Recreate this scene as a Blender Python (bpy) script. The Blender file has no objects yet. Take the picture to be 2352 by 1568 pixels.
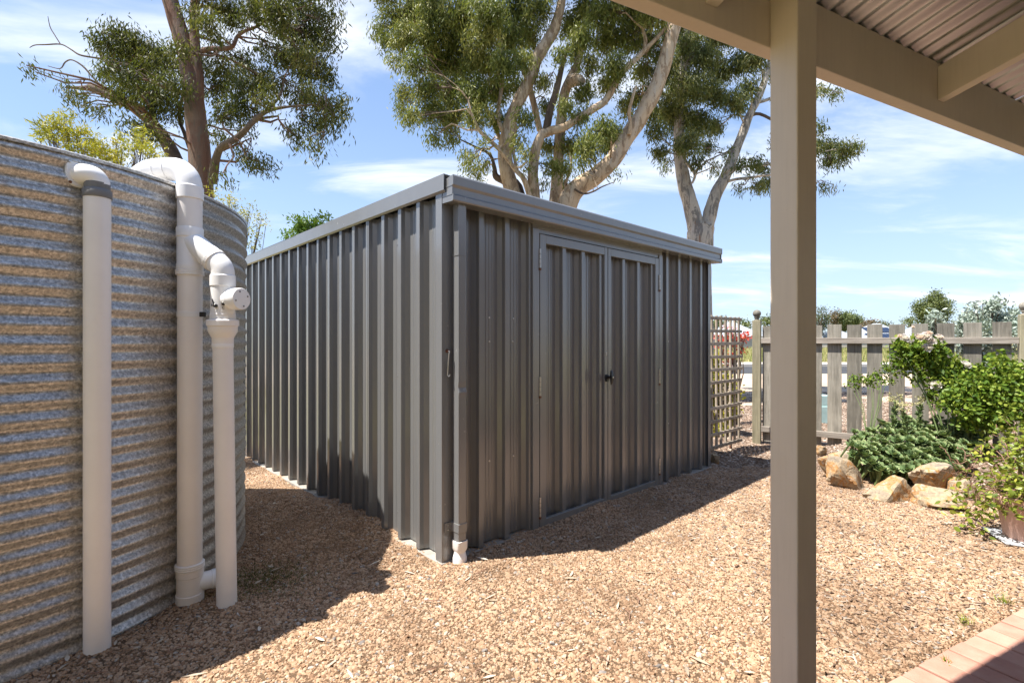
import bpy, bmesh, math, random
import numpy as np
from mathutils import Vector, Matrix, noise

random.seed(7)
RNG = np.random.default_rng(11)
scene = bpy.context.scene
R = math.radians

# ------------------------------------------------------------------ camera
FPX, CU, CV, CAMH = 1175.0, 1176.0, 784.0, 1.2      # measured on the photograph at 2352 x 1568
cam_d = bpy.data.cameras.new("camera")
cam_d.sensor_width = 36.0
cam_d.lens = 36.0 * FPX / 2352.0
cam_d.clip_start = 0.05
cam_d.clip_end = 3000
cam = bpy.data.objects.new("camera", cam_d)
scene.collection.objects.link(cam)
cam.location = (0, 0, CAMH)
cam.rotation_euler = (R(90), 0, 0)
scene.camera = cam

# ------------------------------------------------------------------ world and sun
SUN_EL = R(66)
SUN_H = Vector((-0.954, -0.299))
SUN_DIR = Vector((SUN_H.x * math.cos(SUN_EL), SUN_H.y * math.cos(SUN_EL), math.sin(SUN_EL)))
world = bpy.data.worlds.new("World")
scene.world = world
world.use_nodes = True
wn = world.node_tree
wn.nodes.clear()
def wnode(t, **k):
    n = wn.nodes.new(t)
    for a, b in k.items():
        setattr(n, a, b)
    return n
sky = wnode("ShaderNodeTexSky", sky_type='NISHITA', sun_disc=False)
sky.sun_elevation = SUN_EL
sky.sun_rotation = math.atan2(SUN_H.x, SUN_H.y) % (2 * math.pi)
sky.air_density = 1.0
sky.dust_density = 0.35
sky.ozone_density = 2.2
bg = wnode("ShaderNodeBackground")
bg.inputs["Strength"].default_value = 0.14
wout = wnode("ShaderNodeOutputWorld")
# thin high cloud: noise on a flat layer far overhead, found from the view direction
tc = wnode("ShaderNodeTexCoord")
sep = wnode("ShaderNodeSeparateXYZ")
wn.links.new(tc.outputs["Generated"], sep.inputs[0])
zz = wnode("ShaderNodeMath", operation='ADD'); zz.inputs[1].default_value = 0.16
wn.links.new(sep.outputs["Z"], zz.inputs[0])
zm = wnode("ShaderNodeMath", operation='MAXIMUM'); zm.inputs[1].default_value = 0.08
wn.links.new(zz.outputs[0], zm.inputs[0])
dx = wnode("ShaderNodeMath", operation='DIVIDE'); wn.links.new(sep.outputs["X"], dx.inputs[0]); wn.links.new(zm.outputs[0], dx.inputs[1])
dy = wnode("ShaderNodeMath", operation='DIVIDE'); wn.links.new(sep.outputs["Y"], dy.inputs[0]); wn.links.new(zm.outputs[0], dy.inputs[1])
comb = wnode("ShaderNodeCombineXYZ"); wn.links.new(dx.outputs[0], comb.inputs[0]); wn.links.new(dy.outputs[0], comb.inputs[1])
mp = wnode("ShaderNodeMapping")
mp.inputs["Rotation"].default_value = (0, 0, R(-35))
mp.inputs["Scale"].default_value = (0.75, 1.5, 1)
mp.inputs["Location"].default_value = (3.1, 1.7, 0)
wn.links.new(comb.outputs[0], mp.inputs[0])
cn = wnode("ShaderNodeTexNoise"); cn.inputs["Scale"].default_value = 1.5; cn.inputs["Detail"].default_value = 8; cn.inputs["Roughness"].default_value = 0.58; cn.inputs["Distortion"].default_value = 0.5
wn.links.new(mp.outputs[0], cn.inputs["Vector"])
big = wnode("ShaderNodeTexNoise"); big.inputs["Scale"].default_value = 0.45; big.inputs["Detail"].default_value = 2
wn.links.new(mp.outputs[0], big.inputs["Vector"])
mix2 = wnode("ShaderNodeMath", operation='MULTIPLY_ADD'); mix2.inputs[1].default_value = 0.55
wn.links.new(big.outputs["Fac"], mix2.inputs[0]); wn.links.new(cn.outputs["Fac"], mix2.inputs[2])
cr = wnode("ShaderNodeMapRange"); cr.interpolation_type = 'SMOOTHSTEP'
cr.inputs["From Min"].default_value = 0.72; cr.inputs["From Max"].default_value = 1.06
cr.inputs["To Min"].default_value = 0.0; cr.inputs["To Max"].default_value = 0.9
wn.links.new(mix2.outputs[0], cr.inputs["Value"])
cmix = wnode("ShaderNodeMix", data_type='RGBA')
cmix.inputs["B"].default_value = (3.9, 4.05, 4.3, 1)
wn.links.new(cr.outputs[0], cmix.inputs["Factor"])
# the whole sky is eased towards its mean so that the horizon keeps its pale blue
sk1 = wnode("ShaderNodeVectorMath", operation='MULTIPLY_ADD'); sk1.inputs[1].default_value = (0.23, 0.15, 0.08); sk1.inputs[2].default_value = (1, 1, 1)
sk2 = wnode("ShaderNodeVectorMath", operation='DIVIDE')
wn.links.new(sky.outputs[0], sk1.inputs[0]); wn.links.new(sky.outputs[0], sk2.inputs[0]); wn.links.new(sk1.outputs[0], sk2.inputs[1])
# pale haze towards the horizon, all round
hz1 = wnode("ShaderNodeMath", operation='SUBTRACT', use_clamp=True); hz1.inputs[0].default_value = 1.0; wn.links.new(sep.outputs["Z"], hz1.inputs[1])
hz2 = wnode("ShaderNodeMath", operation='POWER'); hz2.inputs[1].default_value = 4.0; wn.links.new(hz1.outputs[0], hz2.inputs[0])
hz3 = wnode("ShaderNodeMath", operation='MULTIPLY'); hz3.inputs[1].default_value = 0.55; wn.links.new(hz2.outputs[0], hz3.inputs[0])
hmix = wnode("ShaderNodeMix", data_type='RGBA'); hmix.inputs["B"].default_value = (2.5, 2.95, 3.5, 1)
wn.links.new(hz3.outputs[0], hmix.inputs["Factor"]); wn.links.new(sk2.outputs[0], hmix.inputs["A"])
wn.links.new(hmix.outputs["Result"], cmix.inputs["A"])
wn.links.new(cmix.outputs["Result"], bg.inputs["Color"])
wn.links.new(bg.outputs[0], wout.inputs[0])

sun_d = bpy.data.lights.new("sun", 'SUN')
sun_d.energy = 5.0
sun_d.angle = R(0.53)
sun_d.color = (1.0, 0.95, 0.88)
sun = bpy.data.objects.new("sun", sun_d)
scene.collection.objects.link(sun)
sun.location = SUN_DIR * 60
sun.rotation_euler = SUN_DIR.to_track_quat('Z', 'Y').to_euler()

scene.view_settings.view_transform = 'Standard'
scene.view_settings.look = 'None'
scene.view_settings.exposure = 1.2
scene.view_settings.gamma = 1.0
scene.view_settings.use_curve_mapping = False
scene.render.engine = 'CYCLES'
scene.cycles.use_denoising = True
scene.cycles.max_bounces = 8
scene.cycles.diffuse_bounces = 5
scene.cycles.transparent_max_bounces = 8
scene.cycles.sample_clamp_indirect = 8.0

# ------------------------------------------------------------------ helpers
def P(u, v, Y):
    return Vector(((u - CU) / FPX * Y, Y, CAMH - (v - CV) / FPX * Y))
def G(u, v, z=0.0):
    Y = (CAMH - z) * FPX / (v - CV)
    return Vector(((u - CU) / FPX * Y, Y, z))

COL = scene.collection
def tag(o, label=None, cat=None, group=None, kind=None):
    if label: o["label"] = label
    if cat: o["category"] = cat
    if group: o["group"] = group
    if kind: o["kind"] = kind
    return o
def thing(name, label, cat, loc=(0, 0, 0), rotz=0.0, group=None):
    o = bpy.data.objects.new(name, None)
    o.empty_display_size = 0.1
    COL.objects.link(o)
    o.location = loc
    o.rotation_euler = (0, 0, rotz)
    return tag(o, label, cat, group)
def link_mesh(name, me, mat=None, parent=None, smooth=False, bevel=0.0):
    o = bpy.data.objects.new(name, me)
    COL.objects.link(o)
    if mat is not None and not me.materials:
        me.materials.append(mat)
    if parent is not None:
        o.parent = parent
    if smooth and len(me.polygons):
        me.polygons.foreach_set("use_smooth", [True] * len(me.polygons))
        me.set_sharp_from_angle(angle=R(42))
    if bevel:
        b = o.modifiers.new("bevel", 'BEVEL')
        b.width = bevel; b.segments = 2; b.limit_method = 'ANGLE'; b.angle_limit = R(40)
    return o

class MB:
    def __init__(self):
        self.v = []; self.f = []
    def add(self, vs, fs):
        o = len(self.v)
        self.v += [tuple(p) for p in vs]
        self.f += [tuple(i + o for i in f) for f in fs]
        return self
    def box(self, x0, y0, z0, x1, y1, z1):
        vs = [(x0,y0,z0),(x1,y0,z0),(x1,y1,z0),(x0,y1,z0),(x0,y0,z1),(x1,y0,z1),(x1,y1,z1),(x0,y1,z1)]
        return self.add(vs, [(0,3,2,1),(4,5,6,7),(0,1,5,4),(1,2,6,5),(2,3,7,6),(3,0,4,7)])
    def loft(self, rings, cap=True, closed=True):
        n = len(rings[0]); vs = []; fs = []
        for r in rings: vs += list(r)
        for k in range(len(rings) - 1):
            for i in range(n if closed else n - 1):
                j = (i + 1) % n
                fs.append((k*n+i, k*n+j, (k+1)*n+j, (k+1)*n+i))
        if cap and closed:
            fs.append(tuple(range(n - 1, -1, -1)))
            fs.append(tuple(range((len(rings)-1)*n, len(rings)*n)))
        return self.add(vs, fs)
    def tube(self, pts, rad, n=16, cap=True, wob=0.0):
        pts = [Vector(p) for p in pts]
        m = len(pts)
        if not hasattr(rad, '__len__'): rad = [rad] * m
        t0 = (pts[1] - pts[0]).normalized()
        up = Vector((0, 0, 1)) if abs(t0.z) < 0.9 else Vector((1, 0, 0))
        a = t0.cross(up).normalized()
        rings = []
        for i in range(m):
            if i == 0: t = t0
            elif i == m - 1: t = (pts[i] - pts[i-1]).normalized()
            else: t = ((pts[i+1]-pts[i]).normalized() + (pts[i]-pts[i-1]).normalized()).normalized()
            a = (a - t * a.dot(t))
            if a.length < 1e-6: a = t.orthogonal()
            a.normalize()
            b = t.cross(a)
            ring = []
            for k in range(n):
                ang = 2*math.pi*k/n
                rr = rad[i]
                if wob:
                    rr *= 1 + wob * noise.noise(Vector((math.cos(ang)*1.3 + i*0.35, math.sin(ang)*1.3, pts[i].z*1.7 + pts[i].x)))
                ring.append(pts[i] + (a*math.cos(ang) + b*math.sin(ang)) * rr)
            rings.append(ring)
        return self.loft(rings, cap)
    def lathe(self, prof, n=24, origin=(0,0,0), axis=(0,0,1), cap=True):
        ax = Vector(axis).normalized(); q = ax.to_track_quat('Z', 'Y').to_matrix(); o = Vector(origin)
        rings = [[o + q @ Vector((r*math.cos(2*math.pi*k/n), r*math.sin(2*math.pi*k/n), z)) for k in range(n)] for r, z in prof]
        return self.loft(rings, cap)
    def mesh(self, name):
        me = bpy.data.meshes.new(name)
        me.from_pydata(self.v, [], self.f)
        me.update()
        return me
    def build(self, name, mat=None, parent=None, smooth=False, bevel=0.0):
        return link_mesh(name, self.mesh(name), mat, parent, smooth, bevel)

def smooth_by_angle(o, deg=40):
    me = o.data
    me.polygons.foreach_set("use_smooth", [True] * len(me.polygons))
    try:
        me.set_sharp_from_angle(angle=R(deg))
    except Exception:
        pass
    return o

def arc(c, a, b, r, a0, a1, n=8):
    """points on an arc round c in the plane of unit vectors a, b"""
    c, a, b = Vector(c), Vector(a), Vector(b)
    return [c + (a*math.cos(a0+(a1-a0)*k/n) + b*math.sin(a0+(a1-a0)*k/n))*r for k in range(n+1)]

# ------------------------------------------------------------------ materials
def srgb(r, g, b):
    f = lambda c: ((c/255)/12.92 if c/255 <= 0.04045 else (((c/255)+0.055)/1.055)**2.4)
    return (f(r), f(g), f(b), 1)
def new_mat(name):
    m = bpy.data.materials.new(name); m.use_nodes = True
    nt = m.node_tree
    return m, nt, nt.nodes["Principled BSDF"]
def N(nt, t, inp=None, **k):
    n = nt.nodes.new(t)
    for a, b in k.items(): setattr(n, a, b)
    if inp:
        for a, b in inp.items(): n.inputs[a].default_value = b
    return n
def coords(nt, scale=(1,1,1), src="Object"):
    tcn = N(nt, "ShaderNodeTexCoord"); mpn = N(nt, "ShaderNodeMapping", {"Scale": scale})
    nt.links.new(tcn.outputs[src], mpn.inputs[0])
    return mpn.outputs[0]
def ramp(nt, fac, stops, interp='LINEAR'):
    r = N(nt, "ShaderNodeValToRGB"); r.color_ramp.interpolation = interp
    el = r.color_ramp.elements
    while len(el) < len(stops): el.new(0.5)
    for e, (p, c) in zip(el, stops):
        e.position = p; e.color = c if len(c) == 4 else (*c, 1)
    nt.links.new(fac, r.inputs[0])
    return r.outputs[0]
def mixc(nt, fac, a, b, blend='MIX'):
    m = N(nt, "ShaderNodeMix", data_type='RGBA', blend_type=blend)
    for s, x in (("Factor", fac), ("A", a), ("B", b)):
        if hasattr(x, "is_output"): nt.links.new(x, m.inputs[s])
        else: m.inputs[s].default_value = x if not isinstance(x, tuple) or len(x) == 4 else (*x, 1)
    return m.outputs["Result"]
def noise_tex(nt, vec, scale, detail=4, rough=0.55, dist=0.0):
    n = N(nt, "ShaderNodeTexNoise", {"Scale": scale, "Detail": detail, "Roughness": rough, "Distortion": dist})
    nt.links.new(vec, n.inputs["Vector"])
    return n.outputs["Fac"]
def bump(nt, bsdf, h, strength, dist=0.01):
    b = N(nt, "ShaderNodeBump", {"Strength": strength, "Distance": dist})
    nt.links.new(h, b.inputs["Height"]); nt.links.new(b.outputs[0], bsdf.inputs["Normal"])
def plain(name, c, rough=0.5, metal=0.0, var=0.12, scale=8.0, bstr=0.0, bscale=60.0, spec=0.5, src="Object", stretch=(1,1,1), dirt=0.0, dirtc=(0.1,0.07,0.04)):
    m, nt, bs = new_mat(name)
    vec = coords(nt, stretch, src)
    f = noise_tex(nt, vec, scale, 6, 0.6)
    lo = tuple(x*(1-var) for x in c[:3]); hi = tuple(min(1, x*(1+var)) for x in c[:3])
    colr = ramp(nt, f, [(0.3, lo), (0.7, hi)])
    if dirt:
        f2 = noise_tex(nt, vec, scale*0.7, 8, 0.7)
        msk = ramp(nt, f2, [(0.62, (0,0,0)), (0.78, (dirt,)*3)])
        colr = mixc(nt, msk, colr, dirtc)
    nt.links.new(colr, bs.inputs["Base Color"])
    bs.inputs["Metallic"].default_value = metal
    bs.inputs["Specular IOR Level"].default_value = spec
    rr = N(nt, "ShaderNodeMapRange", {"To Min": max(0, rough-0.08), "To Max": min(1, rough+0.08)})
    nt.links.new(f, rr.inputs["Value"]); nt.links.new(rr.outputs[0], bs.inputs["Roughness"])
    if bstr:
        bump(nt, bs, noise_tex(nt, vec, bscale, 4), bstr)
    return m
def leaf_mat(name, dark, mid, light, rough=0.45, trans=0.25, spec=0.5):
    m, nt, bs = new_mat(name)
    at = N(nt, "ShaderNodeAttribute", attribute_name="tint")
    c = ramp(nt, at.outputs["Fac"], [(0.0, dark), (0.5, mid), (1.0, light)])
    nt.links.new(c, bs.inputs["Base Color"])
    bs.inputs["Roughness"].default_value = rough
    bs.inputs["Specular IOR Level"].default_value = spec
    tr = N(nt, "ShaderNodeBsdfTranslucent")
    tcol = mixc(nt, 0.35, c, (0.35, 0.42, 0.04))
    nt.links.new(tcol, tr.inputs["Color"])
    ms = N(nt, "ShaderNodeMixShader", {"Fac": trans})
    nt.links.new(bs.outputs[0], ms.inputs[1]); nt.links.new(tr.outputs[0], ms.inputs[2])
    nt.links.new(ms.outputs[0], nt.nodes["Material Output"].inputs["Surface"])
    return m

def wood_mat(name, dark, light, knots=0.5, zdir='Z', fine=1.0):
    m, nt, bs = new_mat(name)
    s = {'Z': (1,1,0.07), 'X': (0.07,1,1)}[zdir]
    oi = N(nt, "ShaderNodeObjectInfo")
    tcn = N(nt, "ShaderNodeTexCoord")
    off = N(nt, "ShaderNodeVectorMath", operation='SCALE'); 
    cmb = N(nt, "ShaderNodeCombineXYZ", {0: 7.0, 1: 3.0, 2: 5.0})
    nt.links.new(cmb.outputs[0], off.inputs[0]); nt.links.new(oi.outputs["Random"], off.inputs["Scale"])
    ad = N(nt, "ShaderNodeVectorMath", operation='ADD')
    nt.links.new(tcn.outputs["Object"], ad.inputs[0]); nt.links.new(off.outputs[0], ad.inputs[1])
    mpn = N(nt, "ShaderNodeMapping", {"Scale": s}); nt.links.new(ad.outputs[0], mpn.inputs[0])
    g1 = noise_tex(nt, mpn.outputs[0], 55*fine, 6, 0.65, 0.6)
    g2 = noise_tex(nt, mpn.outputs[0], 12*fine, 3, 0.5, 1.2)
    g3 = noise_tex(nt, ad.outputs[0], 3.0, 4, 0.6)
    c = ramp(nt, g1, [(0.32, dark), (0.55, tuple((a+b)/2 for a, b in zip(dark, light))), (0.72, light)])
    c = mixc(nt, ramp(nt, g2, [(0.45, (0,0,0)), (0.7, (0.55,)*3)]), c, tuple(x*0.55 for x in dark))
    c = mixc(nt, ramp(nt, g3, [(0.4, (0,0,0)), (0.75, (0.5,)*3)]), c, tuple(min(1, x*1.15) for x in light))
    br = N(nt, "ShaderNodeMapRange", {"To Min": 0.72, "To Max": 1.18}); nt.links.new(oi.outputs["Random"], br.inputs["Value"])
    c = mixc(nt, 1.0, c, br.outputs[0], 'MULTIPLY')
    nt.links.new(c, bs.inputs["Base Color"]); bs.inputs["Roughness"].default_value = 0.85
    bs.inputs["Specular IOR Level"].default_value = 0.25
    bump(nt, bs, g1, 0.5, 0.004)
    return m

M = {}
def shed_steel(name, c, rough=0.38):
    m, nt, bs = new_mat(name)
    vec = coords(nt, (1,1,0.12))
    f = noise_tex(nt, vec, 9, 6, 0.6)
    v2 = coords(nt)
    f2 = noise_tex(nt, v2, 26, 5, 0.7)
    f3 = noise_tex(nt, v2, 240, 2, 0.5)
    col = ramp(nt, f, [(0.3, tuple(x*0.96 for x in c)), (0.7, tuple(x*1.04 for x in c))])
    dust = ramp(nt, f2, [(0.55, (0,0,0)), (0.85, (0.14,)*3)])
    col = mixc(nt, dust, col, (0.24, 0.215, 0.18))
    specks = ramp(nt, f3, [(0.72, (0,0,0)), (0.78, (0.5,)*3)])
    col = mixc(nt, specks, col, (0.34, 0.31, 0.27))
    nt.links.new(col, bs.inputs["Base Color"])
    rr = N(nt, "ShaderNodeMapRange", {"To Min": rough-0.04, "To Max": rough+0.07}); nt.links.new(f2, rr.inputs["Value"])
    nt.links.new(rr.outputs[0], bs.inputs["Roughness"])
    bs.inputs["Specular IOR Level"].default_value = 0.9
    bump(nt, bs, noise_tex(nt, coords(nt, (1,1,0.3)), 2.2, 2), 0.10, 0.02)
    return m
M["steel"] = shed_steel("grey_painted_steel", (0.170, 0.170, 0.167), 0.20)
M["steel_trim"] = shed_steel("grey_painted_trim", (0.175, 0.176, 0.176), 0.24)
M["zinc"] = plain("zinc_fitting", (0.55, 0.54, 0.52), 0.35, 0.9, 0.15, 40)
M["rust"] = plain("rusty_steel", (0.16, 0.07, 0.04), 0.8, 0.2, 0.3, 60)
M["black"] = plain("black_plastic", (0.012, 0.012, 0.013), 0.35)
M["rubber"] = plain("grey_rubber", (0.17, 0.17, 0.172), 0.6, bstr=0.1)
M["pvc"] = plain("white_pvc", (0.84, 0.83, 0.82), 0.42, 0, 0.04, 5, dirt=0.12, dirtc=(0.35, 0.27, 0.19))
M["pvc_old"] = plain("cream_pvc", (0.83, 0.79, 0.755), 0.45, 0, 0.05, 4, dirt=0.38, dirtc=(0.35, 0.25, 0.16))
M["concrete"] = plain("concrete", (0.30, 0.275, 0.24), 0.9, 0, 0.2, 14, 0.4, 90, dirt=0.3, dirtc=(0.25,0.18,0.11))
M["cream_paint"] = plain("beige_gloss_paint", (0.68, 0.575, 0.46), 0.42, 0, 0.04, 3, 0.03, 120, dirt=0.06)
def beam_paint():
    m, nt, bs = new_mat("beige_verandah_paint")
    vec = coords(nt)
    f = noise_tex(nt, vec, 2.5, 5, 0.6); g = noise_tex(nt, vec, 38, 3, 0.6); k = noise_tex(nt, coords(nt, (1,1,0.06)), 70, 3, 0.6)
    c = ramp(nt, f, [(0.3, (0.64,0.54,0.43)), (0.7, (0.71,0.605,0.49))])
    c = mixc(nt, ramp(nt, k, [(0.45,(0,0,0)),(0.8,(0.14,)*3)]), c, (0.42,0.34,0.26))
    c = mixc(nt, ramp(nt, g, [(0.73,(0,0,0)),(0.77,(0.5,)*3)]), c, (0.22,0.15,0.10))
    # mildew freckles, thick under the roof where the damp sits
    sx = N(nt, "ShaderNodeSeparateXYZ"); nt.links.new(vec, sx.inputs[0])
    hz = N(nt, "ShaderNodeMapRange", {"From Min": 1.75, "From Max": 2.25, "To Min": 0.0, "To Max": 0.07}); nt.links.new(sx.outputs["Z"], hz.inputs["Value"])
    md = noise_tex(nt, vec, 55, 6, 0.8)
    ad_ = N(nt, "ShaderNodeMath", operation='ADD'); nt.links.new(md, ad_.inputs[0]); nt.links.new(hz.outputs[0], ad_.inputs[1])
    c = mixc(nt, ramp(nt, ad_.outputs[0], [(0.70,(0,0,0)),(0.80,(0.40,)*3)]), c, (0.28,0.20,0.13))
    nt.links.new(c, bs.inputs["Base Color"]); bs.inputs["Roughness"].default_value = 0.45
    bump(nt, bs, k, 0.10, 0.004)
    return m
M["cream_paint"] = beam_paint()

def galv():
    m, nt, bs = new_mat("galvanised_iron")
    vec = coords(nt)
    sp = N(nt, "ShaderNodeTexVoronoi", {"Scale": 140.0}); nt.links.new(vec, sp.inputs["Vector"])
    sp2 = noise_tex(nt, coords(nt), 85, 5, 0.75, 0.6)
    sepc = N(nt, "ShaderNodeSeparateColor"); nt.links.new(sp.outputs["Color"], sepc.inputs[0])
    col = ramp(nt, sp2, [(0.38, (0.29, 0.28, 0.265)), (0.5, (0.44, 0.425, 0.40)), (0.62, (0.66, 0.635, 0.60))])
    col = mixc(nt, 0.22, col, sepc.outputs[0], 'OVERLAY')
    big = noise_tex(nt, coords(nt, (1.6, 1.6, 2.2)), 2.6, 8, 0.72)
    rustm = ramp(nt, big, [(0.64, (0,0,0)), (0.72, (0.8,)*3)])
    rc = ramp(nt, sp2, [(0.35, (0.10, 0.045, 0.02)), (0.7, (0.30, 0.15, 0.06))])
    col = mixc(nt, rustm, col, rc)
    nt.links.new(col, bs.inputs["Base Color"])
    met = ramp(nt, rustm, [(0.0, (0.60,)*3), (0.7, (0.1,)*3)])
    nt.links.new(met, bs.inputs["Metallic"])
    rr = N(nt, "ShaderNodeMapRange", {"To Min": 0.30, "To Max": 0.46}); nt.links.new(sp2, rr.inputs["Value"])
    nt.links.new(rr.outputs[0], bs.inputs["Roughness"])
    bump(nt, bs, sp2, 0.12, 0.004)
    return m
M["galv"] = galv()
M["roof_under"] = plain("roof_sheet_steel", (0.50, 0.52, 0.54), 0.30, 0.9, 0.12, 6, stretch=(1,0.2,1))

def pebble_mat(name, stops, rough=0.85):
    m, nt, bs = new_mat(name)
    oi = N(nt, "ShaderNodeObjectInfo")
    c = ramp(nt, oi.outputs["Random"], stops)
    f = noise_tex(nt, coords(nt), 120, 3)
    pl = noise_tex(nt, oi.outputs["Location"], 1.6, 4, 0.65)
    c = mixc(nt, 1.0, c, ramp(nt, pl, [(0.36, (0.76,0.74,0.72)), (0.5, (1.0,)*3), (0.66, (1.12,1.10,1.08))]), 'MULTIPLY')
    c = mixc(nt, 1.0, c, ramp(nt, f, [(0.3, (0.72,)*3), (0.7, (1.15,)*3)]), 'MULTIPLY')
    nt.links.new(c, bs.inputs["Base Color"]); bs.inputs["Roughness"].default_value = rough
    bs.inputs["Specular IOR Level"].default_value = 0.3
    return m
M["pebble"] = pebble_mat("gravel_stone", [(0.0,(0.22,0.128,0.075)),(0.2,(0.34,0.215,0.128)),(0.45,(0.41,0.275,0.172)),(0.68,(0.46,0.33,0.222)),(0.86,(0.37,0.228,0.137)),(0.93,(0.47,0.37,0.27)),(0.97,(0.44,0.40,0.35)),(1.0,(0.14,0.12,0.11))])
M["chip"] = pebble_mat("bark_chip", [(0.0,(0.10,0.065,0.045)),(0.3,(0.22,0.145,0.10)),(0.55,(0.36,0.26,0.19)),(0.8,(0.46,0.37,0.29)),(0.92,(0.55,0.49,0.42)),(1.0,(0.15,0.11,0.09))], 0.9)

def soil(name, a, b, c, s1=35, s2=1.3, bs_=0.8):
    m, nt, bs = new_mat(name)
    vec = coords(nt)
    f = noise_tex(nt, vec, s1, 8, 0.75)
    g = noise_tex(nt, vec, s2, 4, 0.6)
    col = ramp(nt, f, [(0.3, a), (0.5, b), (0.72, c)])
    col = mixc(nt, 1.0, col, ramp(nt, g, [(0.3, (0.8,)*3), (0.7, (1.15,)*3)]), 'MULTIPLY')
    nt.links.new(col, bs.inputs["Base Color"]); bs.inputs["Roughness"].default_value = 0.95
    bs.inputs["Specular IOR Level"].default_value = 0.15
    bump(nt, bs, f, bs_, 0.02)
    return m
M["shaded_gravel_base"] = soil("gravel_bed", (0.10,0.063,0.038), (0.19,0.122,0.074), (0.33,0.22,0.138), 160, 1.2)  # soil tone, darkened so its colour carries the shade between stones
M["mulch_base"] = soil("mulch_soil", (0.10,0.065,0.045), (0.20,0.14,0.10), (0.34,0.26,0.2), 90, 1.2)
M["field"] = soil("dry_grass_field", (0.16,0.15,0.05), (0.27,0.24,0.10), (0.40,0.33,0.18), 4, 0.12)
M["asphalt"] = soil("asphalt", (0.045,0.046,0.05), (0.06,0.062,0.067), (0.09,0.09,0.095), 60, 0.5, 0.3)
M["kerb"] = soil("kerb_concrete", (0.42,0.38,0.33), (0.52,0.47,0.41), (0.6,0.55,0.49), 20, 0.4, 0.2)
M["verge"] = soil("verge_gravel", (0.34,0.25,0.18), (0.48,0.37,0.27), (0.6,0.5,0.4), 45, 0.5, 0.5)

def stone_mat():
    m, nt, bs = new_mat("sandstone")
    vec = coords(nt)
    oi = N(nt, "ShaderNodeObjectInfo")
    ad = N(nt, "ShaderNodeVectorMath", operation='ADD'); nt.links.new(vec, ad.inputs[0]); nt.links.new(oi.outputs["Random"], ad.inputs[1])
    f = noise_tex(nt, ad.outputs[0], 9, 8, 0.65, 0.8)
    g = noise_tex(nt, ad.outputs[0], 55, 6, 0.7)
    lay = N(nt, "ShaderNodeTexWave", {"Scale": 5.0, "Distortion": 16.0, "Detail": 5.0, "Detail Scale": 1.6}, bands_direction='Z'); nt.links.new(ad.outputs[0], lay.inputs[0])
    c = ramp(nt, f, [(0.26, (0.17,0.15,0.13)), (0.40, (0.31,0.25,0.18)), (0.50, (0.40,0.31,0.205)), (0.58, (0.40,0.20,0.065)), (0.68, (0.40,0.36,0.30)), (0.8, (0.25,0.235,0.215))])
    c = mixc(nt, 1.0, c, ramp(nt, g, [(0.3, (0.65,)*3), (0.7, (1.2,)*3)]), 'MULTIPLY')
    nt.links.new(c, bs.inputs["Base Color"]); bs.inputs["Roughness"].default_value = 0.92
    bs.inputs["Specular IOR Level"].default_value = 0.2
    h = mixc(nt, 0.8, lay.outputs["Color"], g)
    bump(nt, bs, h, 0.6, 0.012)
    return m
M["stone"] = stone_mat()

def brick_mat():
    m, nt, bs = new_mat("clay_paver")
    vec = coords(nt)
    oi = N(nt, "ShaderNodeObjectInfo")
    ad = N(nt, "ShaderNodeVectorMath", operation='ADD'); nt.links.new(vec, ad.inputs[0]); nt.links.new(oi.outputs["Random"], ad.inputs[1])
    f = noise_tex(nt, ad.outputs[0], 14, 6, 0.6)
    g = noise_tex(nt, ad.outputs[0], 150, 3)
    base = ramp(nt, oi.outputs["Random"], [(0.0, (0.40,0.185,0.13)), (0.5, (0.46,0.225,0.16)), (1.0, (0.50,0.265,0.19))])
    c = mixc(nt, ramp(nt, f, [(0.4,(0,0,0)),(0.75,(0.6,)*3)]), base, (0.50,0.31,0.235))
    pits = ramp(nt, noise_tex(nt, coords(nt, (1, 0.35, 1)), 60, 2), [(0.68,(0,0,0)),(0.74,(0.6,)*3)])
    c = mixc(nt, pits, c, (0.20,0.11,0.08))
    nt.links.new(c, bs.inputs["Base Color"]); bs.inputs["Roughness"].default_value = 0.85
    bump(nt, bs, g, 0.2, 0.003)
    return m
M["brick"] = brick_mat()

M["fence_wood"] = wood_mat("weathered_fence_timber", (0.15,0.138,0.112), (0.38,0.35,0.295))
M["fence_post"] = wood_mat("greenish_treated_pine", (0.22,0.20,0.13), (0.40,0.36,0.25))
M["lath"] = wood_mat("grey_lath_timber", (0.32,0.265,0.20), (0.56,0.48,0.38), fine=1.6)
# ================================================================== the setting
def wall_z(x, y):
    """height of the land: level yard, a low bank beyond the road, then falling away to the houses"""
    if y < 26: return 0.0
    if y < 46: t = (y-26)/20; return 0.38*t*t*(3-2*t)
    if y < 62: t = (y-46)/16; return 0.38 - 1.9*t*t*(3-2*t)
    return -1.52
def sheet(name, xs, ys, zf, mat, kind="structure", label=None, cat=None):
    vs = [(x, y, zf(x, y)) for y in ys for x in xs]
    n = len(xs)
    fs = [(j*n+i, j*n+i+1, (j+1)*n+i+1, (j+1)*n+i) for j in range(len(ys)-1) for i in range(n-1)]
    o = link_mesh(name, MB().add(vs, fs).mesh(name), mat, None, True)
    return tag(o, label, cat, None, kind)
lin = lambda a, b, n: [a + (b-a)*k/(n-1) for k in range(n)]
sheet("ground", [-900,-300,-120]+lin(-60,60,25)+[120,300,900], [-60,-20,-6,0,6,12,20]+lin(26,62,19)+[80,120,250,900], lambda x,y: wall_z(x,y)-0.03, M["field"],
      label="dry grass ground running out to the far houses", cat="ground")

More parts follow.
